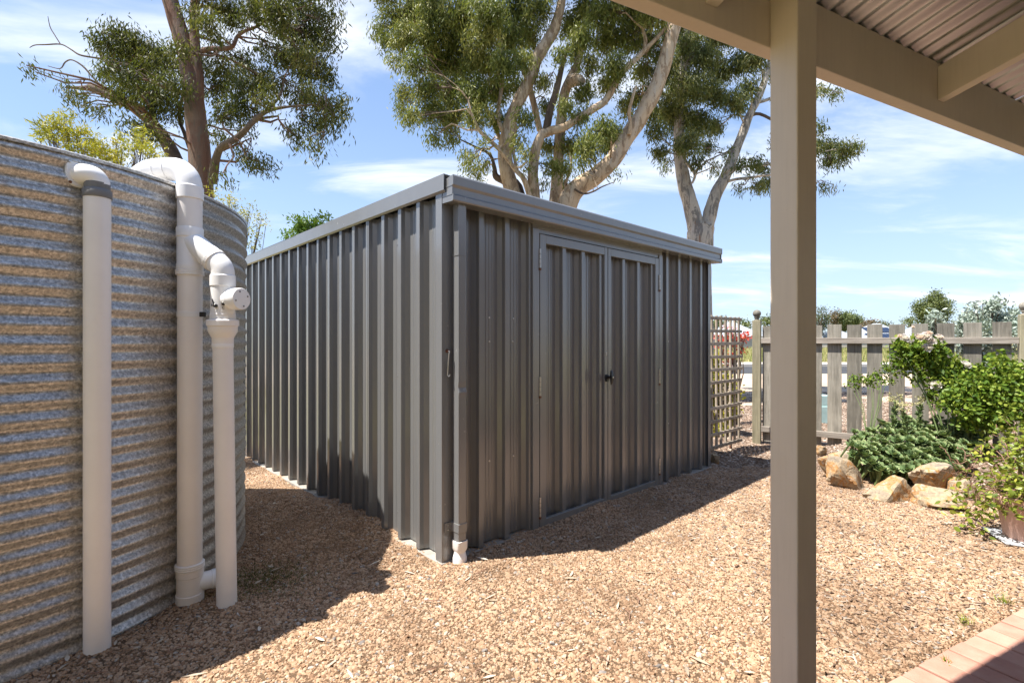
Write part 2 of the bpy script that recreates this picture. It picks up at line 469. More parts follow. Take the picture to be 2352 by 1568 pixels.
# shed frame: origin at the near corner, x along the door front, y along the lit side
SHED_O = Vector((-0.3715, 2.7115, 0)); SHED_R = math.atan2(0.6838, 0.7297)
D1 = Vector((math.cos(SHED_R), math.sin(SHED_R), 0)); D2 = Vector((-D1.y, D1.x, 0))
def shed_local(x, y):
    d = Vector((x, y, 0)) - Vector((SHED_O.x, SHED_O.y, 0))
    return d.dot(D1), d.dot(D2)
# verandah frame: x along the beam, y outwards, origin under the camera
VA = math.atan2(0.454, 0.891)
DV = Vector((math.cos(VA), math.sin(VA), 0)); PV = Vector((-DV.y, DV.x, 0))
def ver_local(x, y):
    return x*DV.x + y*DV.y, x*PV.x + y*PV.y

SW_G = 3.2
TANK_C = Vector((-2.81, 2.56, 0)); TANK_R = 1.31
def gravel_z(x, y):
    z = 0.008 + 0.011*(noise.noise(Vector((x*1.1, y*1.1, 3.0)))+0.4) + 0.007*noise.noise(Vector((x*3.2, y*3.2, 8.0)))
    sx, sy = shed_local(x, y)
    # gravel heaped against the lit side of the shed between the tank and the corner
    if sx < 0.12:
        z += 0.060*math.exp(-((sy-0.95)/0.42)**2)*math.exp(-(sx/0.20)**2)
    # and a little along the door front
    if sy < 0.1:
        z += 0.030*math.exp(-((sx-1.25)/0.85)**4)*math.exp(-(sy/0.13)**2)
    for px_, py_ in ((-1.594,1.966),(-1.469,2.333),(-1.283,2.303)):
        z += 0.016*math.exp(-((x-px_)**2+(y-py_)**2)/0.0064)
    if -0.25 < sx < SW_G and -0.25 < sy < 4 and (sx < 0.1 or sy < 0.1):
        z += 0.030*max(0.0, noise.noise(Vector((sx*2.6+5, sy*2.6, 2.0)))+0.15)
    lx, ly = ver_local(x, y)
    if ly < 1.25: z = z*0.4
    if ly < 1.0: return -0.03
    return max(z, 0.001)
def in_gravel(x, y):
    lx, ly = ver_local(x, y)
    return ly > 0.9
step = 0.07
xs = [ -3.2 + step*k for k in range(int(7.4/step)+1)]
ys = [ 0.2 + step*k for k in range(int(5.6/step)+1)]
mb = MB(); idx = {}
def gi(i, j):
    if (i, j) not in idx:
        idx[(i, j)] = len(mb.v); mb.v.append((xs[i], ys[j], gravel_z(xs[i], ys[j])))
    return idx[(i, j)]
def gravel_edge(x):            # where the gravel gives way to bark mulch (world y)
    return 4.95 + 0.10*math.sin(x*2.3) - (0.55*max(0, x-2.3))
for i in range(len(xs)-1):
    for j in range(len(ys)-1):
        cx, cy = xs[i]+step/2, ys[j]+step/2
        if not in_gravel(cx, cy): continue
        if cx > 1.2 and cy > gravel_edge(cx): continue
        if (Vector((cx, cy, 0))-TANK_C).length < TANK_R-0.12: continue
        sx, sy = shed_local(cx, cy)
        if 0.15 < sx < 2.9 and 0.15 < sy < 3.7: continue
        mb.f.append((gi(i,j), gi(i+1,j), gi(i+1,j+1), gi(i,j+1)))
gravel = mb.build("gravel_bed", M["shaded_gravel_base"], None, True)
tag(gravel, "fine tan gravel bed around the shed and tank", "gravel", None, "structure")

def mulch_z(x, y):
    z = 0.012 + 0.02*noise.noise(Vector((x*0.9, y*0.9, 1.0))) + 0.012*noise.noise(Vector((x*3, y*3, 4.0)))
    # garden bed heaped behind the rocks, in front of the fence
    c = Vector((3.95, 4.75)); d = Vector((x, y)) - c
    a = d.x*0.827 - d.y*0.563; b = d.x*0.563 + d.y*0.827
    z += 0.17*math.exp(-(a/0.95)**4)*math.exp(-(b/0.50)**4)
    return z
xs2 = lin(1.0, 9.4, 106); ys2 = lin(3.1, 12.1, 114)
mb = MB(); idx = {}
def gi2(i, j):
    if (i, j) not in idx:
        idx[(i, j)] = len(mb.v); mb.v.append((xs2[i], ys2[j], mulch_z(xs2[i], ys2[j])-0.012))
    return idx[(i, j)]
def in_mulch(x, y):
    if y > gravel_edge(x) - 0.14: return True
    return False
for i in range(len(xs2)-1):
    for j in range(len(ys2)-1):
        cx, cy = (xs2[i]+xs2[i+1])/2, (ys2[j]+ys2[j+1])/2
        sx, sy = shed_local(cx, cy)
        if sx < 2.95: continue
        if not in_mulch(cx, cy): continue
        mb.f.append((gi2(i,j), gi2(i+1,j), gi2(i+1,j+1), gi2(i,j+1)))
mulch = mb.build("mulch_bed", M["mulch_base"], None, True)
tag(mulch, "brown bark mulch ground around the picket fence", "mulch", None, "structure")

sheet("verge", lin(-40, 60, 21), [9.6, 11, 13, 15, 17, 19.2], lambda x,y: 0.002, M["verge"], label="pale gravel verge beside the road beyond the fence", cat="verge")
sheet("road", lin(-80, 120, 41), [19.0, 20, 21, 22, 23, 24.2], lambda x,y: 0.006, M["asphalt"], label="grey asphalt road beyond the picket fence", cat="road")
mb = MB(); mb.box(-80, 24.2, -0.02, 120, 24.5, 0.13); mb.box(-80, 24.5, -0.02, 120, 27.0, 0.11)
tag(mb.build("pavement", M["kerb"], None, False), "pale concrete kerb and footpath across the road", "pavement", None, "structure")

# ---- scatter of loose pieces (stuff)
proto_col = bpy.data.collections.new("loose_piece_shapes")
def rock_piece(seed, sx, sy, sz, sub=1, cut=0.75):
    rnd = random.Random(seed)
    bm = bmesh.new(); bmesh.ops.create_icosphere(bm, subdivisions=sub, radius=1)
    planes = [(Vector((rnd.gauss(0,1), rnd.gauss(0,1), rnd.gauss(0,1))).normalized(), rnd.uniform(cut*0.75, cut*1.15)) for _ in range(7)]
    for v in bm.verts:
        d = v.co.normalized(); r = 1.0
        for n_, h in planes:
            k = d.dot(n_)
            if k > 1e-3: r = min(r, h/k)
        v.co = d*r*rnd.uniform(0.94, 1.06)
        v.co.x *= sx; v.co.y *= sy; v.co.z *= sz
    me = bpy.data.meshes.new("piece"); bm.to_mesh(me); bm.free()
    return me
def scatter(host, pieces, mat, density, smin, smax, seed, tilt=1.0):
    c = bpy.data.collections.new(host.name + "_pieces")
    for k, me in enumerate(pieces):
        me.materials.append(mat)
        c.objects.link(bpy.data.objects.new("loose_piece", me))
    ng = bpy.data.node_groups.new("scatter_" + host.name, 'GeometryNodeTree')
    ng.interface.new_socket("Geometry", in_out='INPUT', socket_type='NodeSocketGeometry')
    ng.interface.new_socket("Geometry", in_out='OUTPUT', socket_type='NodeSocketGeometry')
    gin = ng.nodes.new("NodeGroupInput"); gout = ng.nodes.new("NodeGroupOutput")
    dist = ng.nodes.new("GeometryNodeDistributePointsOnFaces"); dist.inputs["Density"].default_value = density; dist.inputs["Seed"].default_value = seed
    inst = ng.nodes.new("GeometryNodeInstanceOnPoints")
    ci = ng.nodes.new("GeometryNodeCollectionInfo"); ci.inputs["Collection"].default_value = c
    ci.inputs["Separate Children"].default_value = True; ci.inputs["Reset Children"].default_value = True
    rr = ng.nodes.new("FunctionNodeRandomValue"); rr.data_type = 'FLOAT_VECTOR'
    rr.inputs[0].default_value = (-tilt, -tilt, 0); rr.inputs[1].default_value = (tilt, tilt, 6.283)
    rs = ng.nodes.new("FunctionNodeRandomValue"); rs.data_type = 'FLOAT'
    rs.inputs[2].default_value = smin; rs.inputs[3].default_value = smax; rs.inputs["Seed"].default_value = 5
    L = ng.links.new
    L(gin.outputs[0], dist.inputs["Mesh"]); L(dist.outputs["Points"], inst.inputs["Points"])
    L(ci.outputs[0], inst.inputs["Instance"]); inst.inputs["Pick Instance"].default_value = True
    L(rr.outputs[0], inst.inputs["Rotation"]); L(rs.outputs[1], inst.inputs["Scale"])
    L(inst.outputs[0], gout.inputs[0])
    md = host.modifiers.new("scatter", 'NODES'); md.node_group = ng
    return md
stones = gravel.copy(); stones.data = gravel.data.copy(); stones.name = "gravel_stones"; COL.objects.link(stones)
tag(stones, "loose tan gravel stones lying over the yard", "gravel", None, "stuff")
scatter(stones, [rock_piece(100+k, 0.0086*random.uniform(.7,1.35), 0.0066*random.uniform(.75,1.25), 0.0051*random.uniform(.8,1.3)) for k in range(12)] + [rock_piece(131, 0.0150, 0.0115, 0.0070), rock_piece(132, 0.0050, 0.0042, 0.0035), rock_piece(133, 0.0044, 0.0040, 0.0032)], M["pebble"], 15000, 0.45, 1.35, 3, 0.5)
chips = mulch.copy(); chips.data = mulch.data.copy(); chips.name = "bark_chips"; COL.objects.link(chips)
tag(chips, "loose brown bark chips around the fence and garden bed", "bark chips", None, "stuff")
scatter(chips, [rock_piece(200+k, 0.028*random.uniform(.6,1.3), 0.009*random.uniform(.7,1.4), 0.004) for k in range(8)], M["chip"], 1500, 0.5, 1.3, 4, 0.45)

debris = gravel.copy(); debris.data = gravel.data.copy(); debris.name = "bark_debris"; COL.objects.link(debris)
bmd = bmesh.new(); bmd.from_mesh(debris.data)
bmesh.ops.delete(bmd, geom=[f for f in bmd.faces if f.calc_center_median().x < 1.05 or ver_local(f.calc_center_median().x, f.calc_center_median().y)[1] < 1.05], context='FACES')
bmd.to_mesh(debris.data); bmd.free()
tag(debris, "dark bits of bark and twig strewn over the gravel near the garden bed", "bark debris", None, "stuff")
scatter(debris, [rock_piece(240+k, 0.020*random.uniform(.6,1.4), 0.0035*random.uniform(.7,1.4), 0.0025) for k in range(6)], M["chip"], 700, 0.5, 1.4, 8, 0.25)
debris.location.z = 0.006

# ---- brick paving under the verandah: edge course of headers, then rows inside it
pav = thing("brick_paving", "pink clay brick paving along the verandah edge", "paving", (0,0,0), VA)
pav["kind"] = "structure"
mb = MB(); mb.box(-0.6, -1.55, -0.10, 3.9, 1.0, -0.012)
mb.build("mortar_bed", M["mulch_base"], pav)
bl, bw, gap = 0.220, 0.104, 0.007
me_b = MB().box(-bw/2, -bl/2, -0.05, bw/2, bl/2, 0).mesh("brick")
me_b.materials.append(M["brick"])
rb = random.Random(5)
nb = 0
for row in range(4):
    y = 1.003 - bl/2 - row*(bl+gap)
    for k in range(34):
        x = 0.25 + k*(bw+gap) + (0.5*(bw+gap) if row % 2 else 0)
        o = bpy.data.objects.new("brick", me_b); COL.objects.link(o); o.parent = pav
        o.location = (x, y, 0.005 + rb.uniform(-0.003, 0.003))
        o.rotation_euler = (rb.uniform(-.008,.008), rb.uniform(-.012,.012), rb.uniform(-.006,.006))
        b = o.modifiers.new("bevel", 'BEVEL'); b.width = 0.004; b.segments = 2
# ================================================================== garden shed
shed = thing("garden_shed", "dark grey ribbed steel garden shed with double doors", "shed", SHED_O, SHED_R)
SW, SL = 3.06, 3.95          # front width, side length
PER, CREST, SLOPE, DEP = 0.1985, 0.036, 0.019, 0.050
def rib_line(a, b, first):
    """points (position, depth) of the ribbed wall between a and b; ribs centred at first + k*PER"""
    pts = []
    k0 = math.floor((a-first)/PER)-1
    k = k0
    while first + k*PER < b + PER:
        c = first + k*PER
        h = CREST/2
        pts += [(c-h-SLOPE-0.001, DEP), (c-h-0.002, 0.026), (c-h, 0.002), (c-h+0.002, 0), (c+h-0.002, 0), (c+h, 0.002), (c+h+0.002, 0.026), (c+h+SLOPE+0.001, DEP)]
        # small stiffening swages in the pan
        s = c+h+SLOPE; w = PER-CREST-2*SLOPE
        for q in (0.30, 0.50, 0.70):
            m_ = s + w*q
            pts += [(m_-0.007, DEP), (m_-0.003, DEP-0.0025), (m_+0.003, DEP-0.0025), (m_+0.007, DEP)]
        k += 1
    out = []
    def at(x):
        for p, q in zip(pts, pts[1:]):
            if p[0] <= x <= q[0]:
                t = (x-p[0])/max(1e-9, q[0]-p[0]); return p[1]+(q[1]-p[1])*t
        return DEP
    out.append((a, at(a)))
    out += [p for p in pts if a+1e-4 < p[0] < b-1e-4]
    out.append((b, at(b)))
    return out
def ribbed(name, line, z0, z1, mapf, parent, mat=M["steel"], out=0.0):
    vs = []; fs = []
    zs = [z0, z0+(z1-z0)*0.33, z0+(z1-z0)*0.66, z1]
    for z in zs:
        vs += [mapf(p, d-out, z) for p, d in line]
    n = len(line)
    for k in range(len(zs)-1):
        fs += [(k*n+i, k*n+i+1, (k+1)*n+i+1, (k+1)*n+i) for i in range(n-1)]
    return link_mesh(name, MB().add(vs, fs).mesh(name), mat, parent)
side_map = lambda p, d, z: (d, p, z)
front_map = lambda p, d, z: (p, d, z)
# concrete slab
MB().box(-0.012, -0.014, -0.12, SW+0.012, SL+0.012, 0.028).build("slab", M["concrete"], shed, bevel=0.006)
# side wall in lapped sheets of four ribs
y = 0.03; k = 0
while y < SL-0.01:
    y1 = min(y + 4*PER, SL-0.005)
    ribbed("wall_sheet", rib_line(y, y1, 0.2325), 0.036, 1.99, side_map, shed, out=0.0012*(k % 2))
    y = y1; k += 1
# front wall beside the doors
ribbed("wall_sheet", rib_line(0.03, 0.672, 0.273), 0.036, 1.96, front_map, shed)
ribbed("wall_sheet", rib_line(2.192, SW-0.02, 2.29), 0.036, 1.96, front_map, shed)
# far walls
ribbed("wall_sheet", rib_line(0.02, SL-0.02, 0.2), 0.036, 1.98, lambda p,d,z: (SW-d, p, z), shed)
ribbed("wall_sheet", rib_line(0.02, SW-0.02, 0.2), 0.036, 1.98, lambda p,d,z: (p, SL-d, z), shed)
# corner trims, folded angles
def corner(x, y, sx, sy, w=0.056, w2=0.085):
    mb = MB(); t = 0.002
    mb.box(min(x, x+sx*w2), min(y, y+sy*t), 0.02, max(x, x+sx*w2), max(y, y+sy*t), 1.985)
    mb.box(min(x, x+sx*t), min(y+sy*t, y+sy*w), 0.02, max(x, x+sx*t), max(y+sy*t, y+sy*w), 1.985)
    return mb.build("corner_trim", M["steel_trim"], shed)
corner(-0.003, -0.003, 1, 1); corner(SW+0.003, -0.003, -1, 1, w2=0.05); corner(-0.003, SL+0.003, 1, -1); corner(SW+0.003, SL+0.003, -1, -1)
# barge cappings on the lit side: two lengths lapped, folded face + top + lip
def barge(y0, y1, z0t, z1t, x=-0.016, lap=0.0):
    H = 0.084
    sec = lambda zt: [(x+0.14, zt-0.006), (x, zt), (x-lap, zt-0.001), (x-lap, zt-H), (x+0.012-lap, zt-H-0.010), (x+0.013, zt-H-0.006), (x+0.004, zt-H+0.004), (x+0.004, zt-0.006)]
    rings = [[(p[0], yy, p[1]) for p in sec(zt)] for yy, zt in ((y0, z0t), (y1, z1t))]
    return MB().loft(rings, True).build("barge_capping", M["steel_trim"], shed)
zt = lambda yy: 2.077 - 0.0055*yy
barge(-0.038, 2.02, zt(-0.038), zt(2.02))
barge(1.96, SL+0.03, zt(1.96), zt(SL+0.03), lap=-0.002)
# mirror barge on the far side
rings = [[(SW+0.016-0.14, yy, z_-0.006), (SW+0.016, yy, z_), (SW+0.016, yy, z_-0.084), (SW+0.006, yy, z_-0.09), (SW+0.006, yy, z_-0.012)] for yy, z_ in ((0.0, zt(0)), (SL+0.03, zt(SL)))]
MB().loft(rings, True).build("barge_capping", M["steel_trim"], shed)
# roof sheets
for k in range(4):
    x0 = 0.02 + k*(SW-0.04)/4; x1 = 0.02 + (k+1)*(SW-0.04)/4
    line = rib_line(x0, x1, 0.12)
    vs = [(p, yy, z_ - d*0.6) for yy, z_ in ((-0.03, 2.042), (SL+0.02, 2.022)) for p, d in line]
    n = len(line)
    link_mesh("roof_sheet", MB().add(vs, [(i, i+1, n+i+1, n+i) for i in range(n-1)]).mesh("roof_sheet"), M["steel"], shed)
# gutter with stepped face
gsec = [(-0.004, 2.045), (-0.004, 1.930), (-0.092, 1.928), (-0.098, 1.934), (-0.098, 1.956), (-0.086, 1.968), (-0.086, 2.000), (-0.097, 2.012), (-0.099, 2.056), (-0.093, 2.065), (-0.085, 2.063), (-0.088, 2.054), (-0.084, 2.012), (-0.078, 1.99), (-0.080, 1.943), (-0.012, 1.943), (-0.012, 2.045)]
g = MB().loft([[(xx, p[0], p[1]) for p in gsec] for xx in (0.004, SW+0.03)], True).build("gutter", M["steel_trim"], shed)
for xx in (0.0005, SW+0.031):
    cap = [(-0.010, 2.040), (-0.006, 1.929), (-0.0935, 1.9265), (-0.1005, 1.933), (-0.1005, 1.959), (-0.0925, 1.966), (-0.0925, 2.004), (-0.1, 2.012), (-0.1005, 2.062), (-0.03, 2.050)]
    MB().loft([[(xx-0.0015, p[0], p[1]) for p in cap], [(xx+0.002, p[0], p[1]) for p in cap]], True).build("end_cap", M["steel_trim"], g)
for zc in (1.962, 2.008):
    MB().box(-0.003, -0.094, zc-0.002, -0.0012, -0.008, zc+0.003).build("crease", M["steel_trim"], g)
# downpipe at the near corner with clip and round adaptor
dp = MB().loft([[(0.057+q*0.0, -0.02, z), (0.109, -0.02, z), (0.109, -0.071-e, z), (0.057, -0.071-e, z)] for q, e, z in ((0,0,0.115),(0,0,0.9),(0,0.003,0.93),(0,-0.004,0.955),(0,0,0.99),(0,0,1.932))], True).build("downpipe", M["steel_trim"], shed, bevel=0.004)
MB().box(0.055, -0.073, 1.655, 0.111, -0.018, 1.659).build("joint", M["steel_trim"], dp)
mb = MB(); mb.box(0.0545, -0.0745, 0.185, 0.1115, -0.0005, 0.235); mb.build("wall_clip", M["steel_trim"], dp, bevel=0.003)
mb = MB(); mb.box(0.012, -0.009, 0.185, 0.0545, -0.0045, 0.235); mb.build("clip_tab", M["steel_trim"], dp)
for zz_ in (0.197, 0.222): MB().lathe([(0.0035,0),(0.0035,0.003),(0.001,0.004)], 8, (0.032, -0.009, zz_), (0,-1,0)).build("screw", M["zinc"], dp)
def sq_ring(cx, cy, hw, z, n=24, rnd=0.0):
    out = []
    for k in range(n):
        a = 2*math.pi*(k+0.5)/n; c, s = math.cos(a), math.sin(a)
        m_ = max(abs(c), abs(s)); rs = hw/m_; rr = rs*(1-rnd) + hw*rnd
        out.append((cx+c*rr, cy+s*rr, z))
    return out
cx, cy = 0.083, -0.046
ad = MB().loft([sq_ring(cx,cy,0.035,z,24,rn) if hw is None else sq_ring(cx,cy,hw,z,24,rn) for hw, z, rn in ((0.0375,-0.03,1),(0.0375,0.050,1),(0.035,0.058,1),(0.029,0.074,0.6),(0.026,0.080,0.35),(0.029,0.088,0.15),(0.0325,0.100,0.0),(0.033,0.140,0.0),(0.029,0.141,0.0),(0.028,0.10,0.0))], True).build("round_adaptor", M["pvc_old"], dp)
smooth_by_angle(ad, 50)
# door frame: jambs and head flashing
MB().box(0.674, -0.014, 0.022, 0.731, 0.03, 1.905).build("door_jamb", M["steel_trim"], shed, bevel=0.002)
MB().box(2.140, -0.014, 0.022, 2.192, 0.03, 1.905).build("door_jamb", M["steel_trim"], shed, bevel=0.002)
MB().box(0.674, -0.010, 1.9055, 2.192, 0.03, 1.962).build("door_head", M["steel_trim"], shed, bevel=0.002)
MB().box(0.731, -0.006, 1.88, 2.140, 0.03, 1.9055).build("head_stop", M["steel"], shed)
# two door leaves
def leaf(x0, x1, first, hinge_left):
    d = bpy.data.objects.new("door", None); COL.objects.link(d); d.parent = shed
    z0, z1 = 0.028, 1.874; w1 = 0.056 if hinge_left else 0.036; w2 = 0.036 if hinge_left else 0.052
    tr = M["steel_trim"]
    MB().box(x0, -0.014, z0, x0+w1, 0.012, z1).build("stile", tr, d, bevel=0.002)
    MB().box(x1-w2, -0.014, z0, x1, 0.012, z1).build("stile", tr, d, bevel=0.002)
    MB().box(x0+w1, -0.0135, z1-0.055, x1-w2, 0.012, z1-0.0005).build("top_rail", tr, d, bevel=0.002)
    MB().box(x0+w1, -0.0135, z0+0.0005, x1-w2, 0.012, z0+0.05).build("bottom_rail", tr, d, bevel=0.002)
    ribbed("door_sheet", rib_line(x0+w1-0.002, x1-w2+0.002, first), z0+0.02, z1-0.02, lambda p,dd,z: (p, dd+0.002, z), d)
    xh = x0-0.003 if hinge_left else x1+0.003
    for zh in (0.105, 0.86, 1.66) if hinge_left else (0.13, 0.86, 1.62):
        hg = MB().lathe([(0.0062,0),(0.0062,0.118)], 10, (xh, -0.018, zh), (0,0,1)).build("hinge", M["zinc"], d, True)
        for q in (0.025, 0.055, 0.085): MB().lathe([(0.0068,0),(0.0068,0.002)], 10, (xh, -0.018, zh+q), (0,0,1)).build("knuckle_gap", M["black"], hg)
        MB().lathe([(0.0085,-0.014),(0.0085,0)], 8, (xh, -0.018, zh), (0,0,1)).build("hinge_pin", M["rust"], hg)
    return d
dl = leaf(0.737, 1.441, 0.986, True)
dr = leaf(1.447, 2.134, 1.665, False)
# T handle on the meeting stile, lock barrel above
hd = MB(); hd.lathe([(0.019,0),(0.019,0.006),(0.0165,0.012),(0.0165,0.022),(0.009,0.024),(0.009,0.048)], 18, (1.422, -0.014, 0.945), (0,-1,0))
hd.lathe([(0.0165,-0.002),(0.0165,0.01)], 18, (1.422, -0.02, 0.928), (0,-1,0))
h = hd.build("handle", M["black"], dl, True); smooth_by_angle(h, 35)
MB().loft([[(1.422-a_, -0.056-b_, z), (1.422+a_, -0.056-b_, z), (1.422+a_, -0.056-b_-c_, z), (1.422-a_, -0.056-b_-c_, z)] for a_, b_, c_, z in ((0.006,0.000,0.006,0.893),(0.010,0.002,0.010,0.905),(0.013,0,0.016,0.930),(0.013,0,0.018,0.945),(0.013,0,0.016,0.960),(0.010,0.002,0.010,0.985),(0.006,0,0.006,0.997))], True).build("grip", M["black"], h, bevel=0.002)
MB().lathe([(0.0055,0),(0.0055,0.003)], 12, (1.422, -0.074, 0.945), (0,-1,0)).build("lock_barrel", M["zinc"], h)
for zz_ in (1.118, 1.105): MB().lathe([(0.0055,0),(0.0055,0.003),(0.003,0.0045)], 10, (1.424, -0.014, zz_), (0,-1,0)).build("bolt", M["zinc"], dl)
# cabin hook hanging on the corner trim
hk = MB().lathe([(0.010,0),(0.010,0.003),(0.004,0.004),(0.004,0.016)], 12, (0.030, -0.003, 1.150), (0,-1,0)).build("hook_eye", M["rust"], shed)
MB().tube([(0.030,-0.016,1.150),(0.034,-0.022,1.146),(0.030,-0.022,1.135),(0.028,-0.018,1.09),(0.027,-0.014,1.035),(0.026,-0.014,1.022),(0.029,-0.020,1.014),(0.036,-0.020,1.018),(0.038,-0.020,1.026)], 0.0034, 8).build("cabin_hook", M["zinc"], hk, True)
# fixing screws and spiders' dust: tek screws along the girt lines
for zs in (0.16, 0.98, 1.80):
    for p in [0.2325+PER*kk-0.099 for kk in range(2, 19, 2)]:
        MB().lathe([(0.0055,0),(0.0055,0.003),(0.003,0.005)], 8, (DEP, p, zs+random.uniform(-.01,.01)), (-1,0,0)).build("screw", M["steel_trim"], shed)
for zs, p in ((1.20, 0.372), (1.20, 0.56), (1.34, 0.372), (1.34, 0.565), (0.5, 0.372), (0.5, 0.565), (1.2, 2.39), (1.2, 2.59), (1.2, 2.79), (0.5, 2.39), (0.5, 2.59), (0.5, 2.79)):
    MB().lathe([(0.0055,0),(0.0055,0.003),(0.003,0.005)], 8, (p, DEP, zs), (0,-1,0)).build("screw", M["zinc"], shed)
# ================================================================== corrugated water tank
tank = thing("water_tank", "round corrugated galvanised iron rainwater tank beside the shed", "water tank", TANK_C)
PIT = 0.069
def tank_band(z0, z1, dr):
    nz = max(2, int(round((z1-z0)/PIT*10)))
    seg = 168; vs = []; fs = []
    for j in range(nz+1):
        z = z0 + (z1-z0)*j/nz
        r0 = TANK_R - 0.009 + 0.009*math.sin(2*math.pi*z/PIT) + dr
        for i in range(seg):
            a = 2*math.pi*i/seg
            r = r0 + 0.004*noise.noise(Vector((math.cos(a)*3, math.sin(a)*3, z*2.2)))
            vs.append((r*math.cos(a), r*math.sin(a), z))
    for j in range(nz):
        for i in range(seg):
            i2 = (i+1) % seg
            fs.append((j*seg+i, j*seg+i2, (j+1)*seg+i2, (j+1)*seg+i))
    return link_mesh("wall_band", MB().add(vs, fs).mesh("wall_band"), M["galv"], tank, True)
TB = [-0.02, 0.552, 1.104, 1.656, 1.905]
for k in range(4):
    band = tank_band(TB[k] - (0.014 if k else 0), TB[k+1], 0.0036*k)
    # rivets along each lap
    if k:
        for a in range(200, 420, 9):
            aa = R(a); rr = TANK_R + 0.0036*k - 0.004
            z = TB[k] + 0.012
            MB().lathe([(0.006,0),(0.005,0.003),(0.002,0.005)], 8, ((rr-0.004)*math.cos(aa), (rr-0.004)*math.sin(aa), z), (math.cos(aa), math.sin(aa), 0.2)).build("rivet", M["galv"], band)
# rolled rim and flat top
ring = [((TANK_R)*math.cos(2*math.pi*k/120), (TANK_R)*math.sin(2*math.pi*k/120), 1.907) for k in range(120)]
mb = MB()
rr0, rr1 = TANK_R+0.008, TANK_R-0.008
rings = []
for k in range(121):
    a = 2*math.pi*k/120
    rings.append([((TANK_R+ro)*math.cos(a), (TANK_R+ro)*math.sin(a), 1.906+zo) for ro, zo in ((0.009,-0.007),(0.010,0.003),(0.004,0.008),(-0.004,0.008),(-0.008,0.0),(-0.003,-0.007))])
mb.loft(rings, False)
mb.build("rim", M["galv"], tank, True)
mb = MB(); mb.lathe([(TANK_R-0.004,1.88),(TANK_R*0.6,1.895),(0.05,1.905)], 96); mb.build("top", M["galv"], tank, True)

# ================================================================== overflow pipe
def elbow(p0, d0, p1, d1, n=10):
    """smooth quarter bend from p0 heading d0 to p1 heading d1"""
    p0, p1, d0, d1 = Vector(p0), Vector(p1), Vector(d0).normalized(), Vector(d1).normalized()
    L = (p1-p0).length*0.55
    out = []
    for k in range(n+1):
        t = k/n
        out.append((1-t)**3*p0 + 3*(1-t)**2*t*(p0+d0*L) + 3*(1-t)*t*t*(p1-d1*L) + t**3*p1)
    return out
P1 = Vector((-1.594, 1.966, 0))
ov = thing("overflow_pipe", "white overflow pipe with grey rubber coupling standing against the tank", "pipe", P1)
MB().lathe([(0.043,-0.02),(0.043,1.757)], 32).build("pipe", M["pvc_old"], ov, True)
rc_ = MB().lathe([(0.045,1.749),(0.047,1.752),(0.047,1.776),(0.045,1.780),(0.041,1.782),(0.040,1.786),(0.041,1.789),(0.041,1.806),(0.038,1.809)], 32).build("rubber_coupling", M["rubber"], ov); smooth_by_angle(rc_, 40)
fl_p = Vector((-1.6465, 1.9535, 1.836)) - P1
fn = Vector((1.161, -0.605, 0)).normalized()
pts = elbow(fl_p + fn*0.002, fn, (0.004,0,1.800), (0,0,-1), 14)
el = MB().tube(pts, 0.0375, 28).build("elbow", M["pvc"], ov, True)
fl = MB(); q = fn.to_track_quat('Z', 'Y').to_matrix()
rings = []
for zz_, sc in ((-0.006,1.0),(0.004,1.0),(0.007,0.95)):
    ring = []
    for k in range(32):
        a = 2*math.pi*k/32; c, s = math.cos(a), math.sin(a)
        n_ = 3.0; r_ = (abs(c)**n_+abs(s)**n_)**(-1/n_)*0.048*sc
        ring.append(fl_p + q @ Vector((c*r_, s*r_*1.05, zz_)))
    rings.append(ring)
flo = fl.loft(rings, True).build("flange", M["pvc"], ov); smooth_by_angle(flo, 40)
for sx_ in (-1, 1):
    for sy_ in (-1, 1):
        MB().lathe([(0.0055,0),(0.0055,0.003),(0.002,0.004)], 10, fl_p + q @ Vector((sx_*0.036, sy_*0.038, 0.006)), fn).build("screw", M["rust"] if sy_ < 0 else M["zinc"], flo)

# ================================================================== inlet riser with first-flush diverter
P2 = Vector((-1.469, 2.333, 0)); P3T = Vector((-1.300, 2.300, 0)); P3B = Vector((-1.283, 2.303, 0))
inl = thing("rainwater_inlet_pipe", "white rainwater riser bending over the tank rim with side diverter branch", "pipe", P2)
rr_ = 0.050
MB().lathe([(rr_,0.10),(rr_,1.86)], 32).build("riser", M["pvc_old"], inl, True)
def collar(name, prof, parent=inl, mat=None, o=(0,0,0), ax=(0,0,1)):
    c = MB().lathe([(r_*0.905, z_) for r_, z_ in prof], 32, o, ax).build(name, mat or M["pvc"], parent); smooth_by_angle(c, 35); return c
# bottom tee
te = collar("tee", [(0.060,-0.03),(0.0625,0.0),(0.0625,0.055),(0.0585,0.058),(0.0585,0.135),(0.061,0.138),(0.061,0.165),(0.058,0.168)], mat=M["pvc_old"])
collar("clamp_ring", [(0.0635,0.168),(0.0655,0.171),(0.0655,0.175),(0.0635,0.177),(0.0655,0.179),(0.0655,0.184),(0.0635,0.186),(0.0655,0.188),(0.0655,0.192),(0.061,0.195)], te, M["pvc"])
bd = Vector((0.80, 0.60, 0.0))
br_ = collar("branch", [(0.044,0.02),(0.044,0.085),(0.0475,0.087),(0.0475,0.108),(0.050,0.110),(0.050,0.116),(0.045,0.118),(0.049,0.120),(0.050,0.135),(0.0,0.137)], te, M["pvc"], (0,0,0.095), bd)
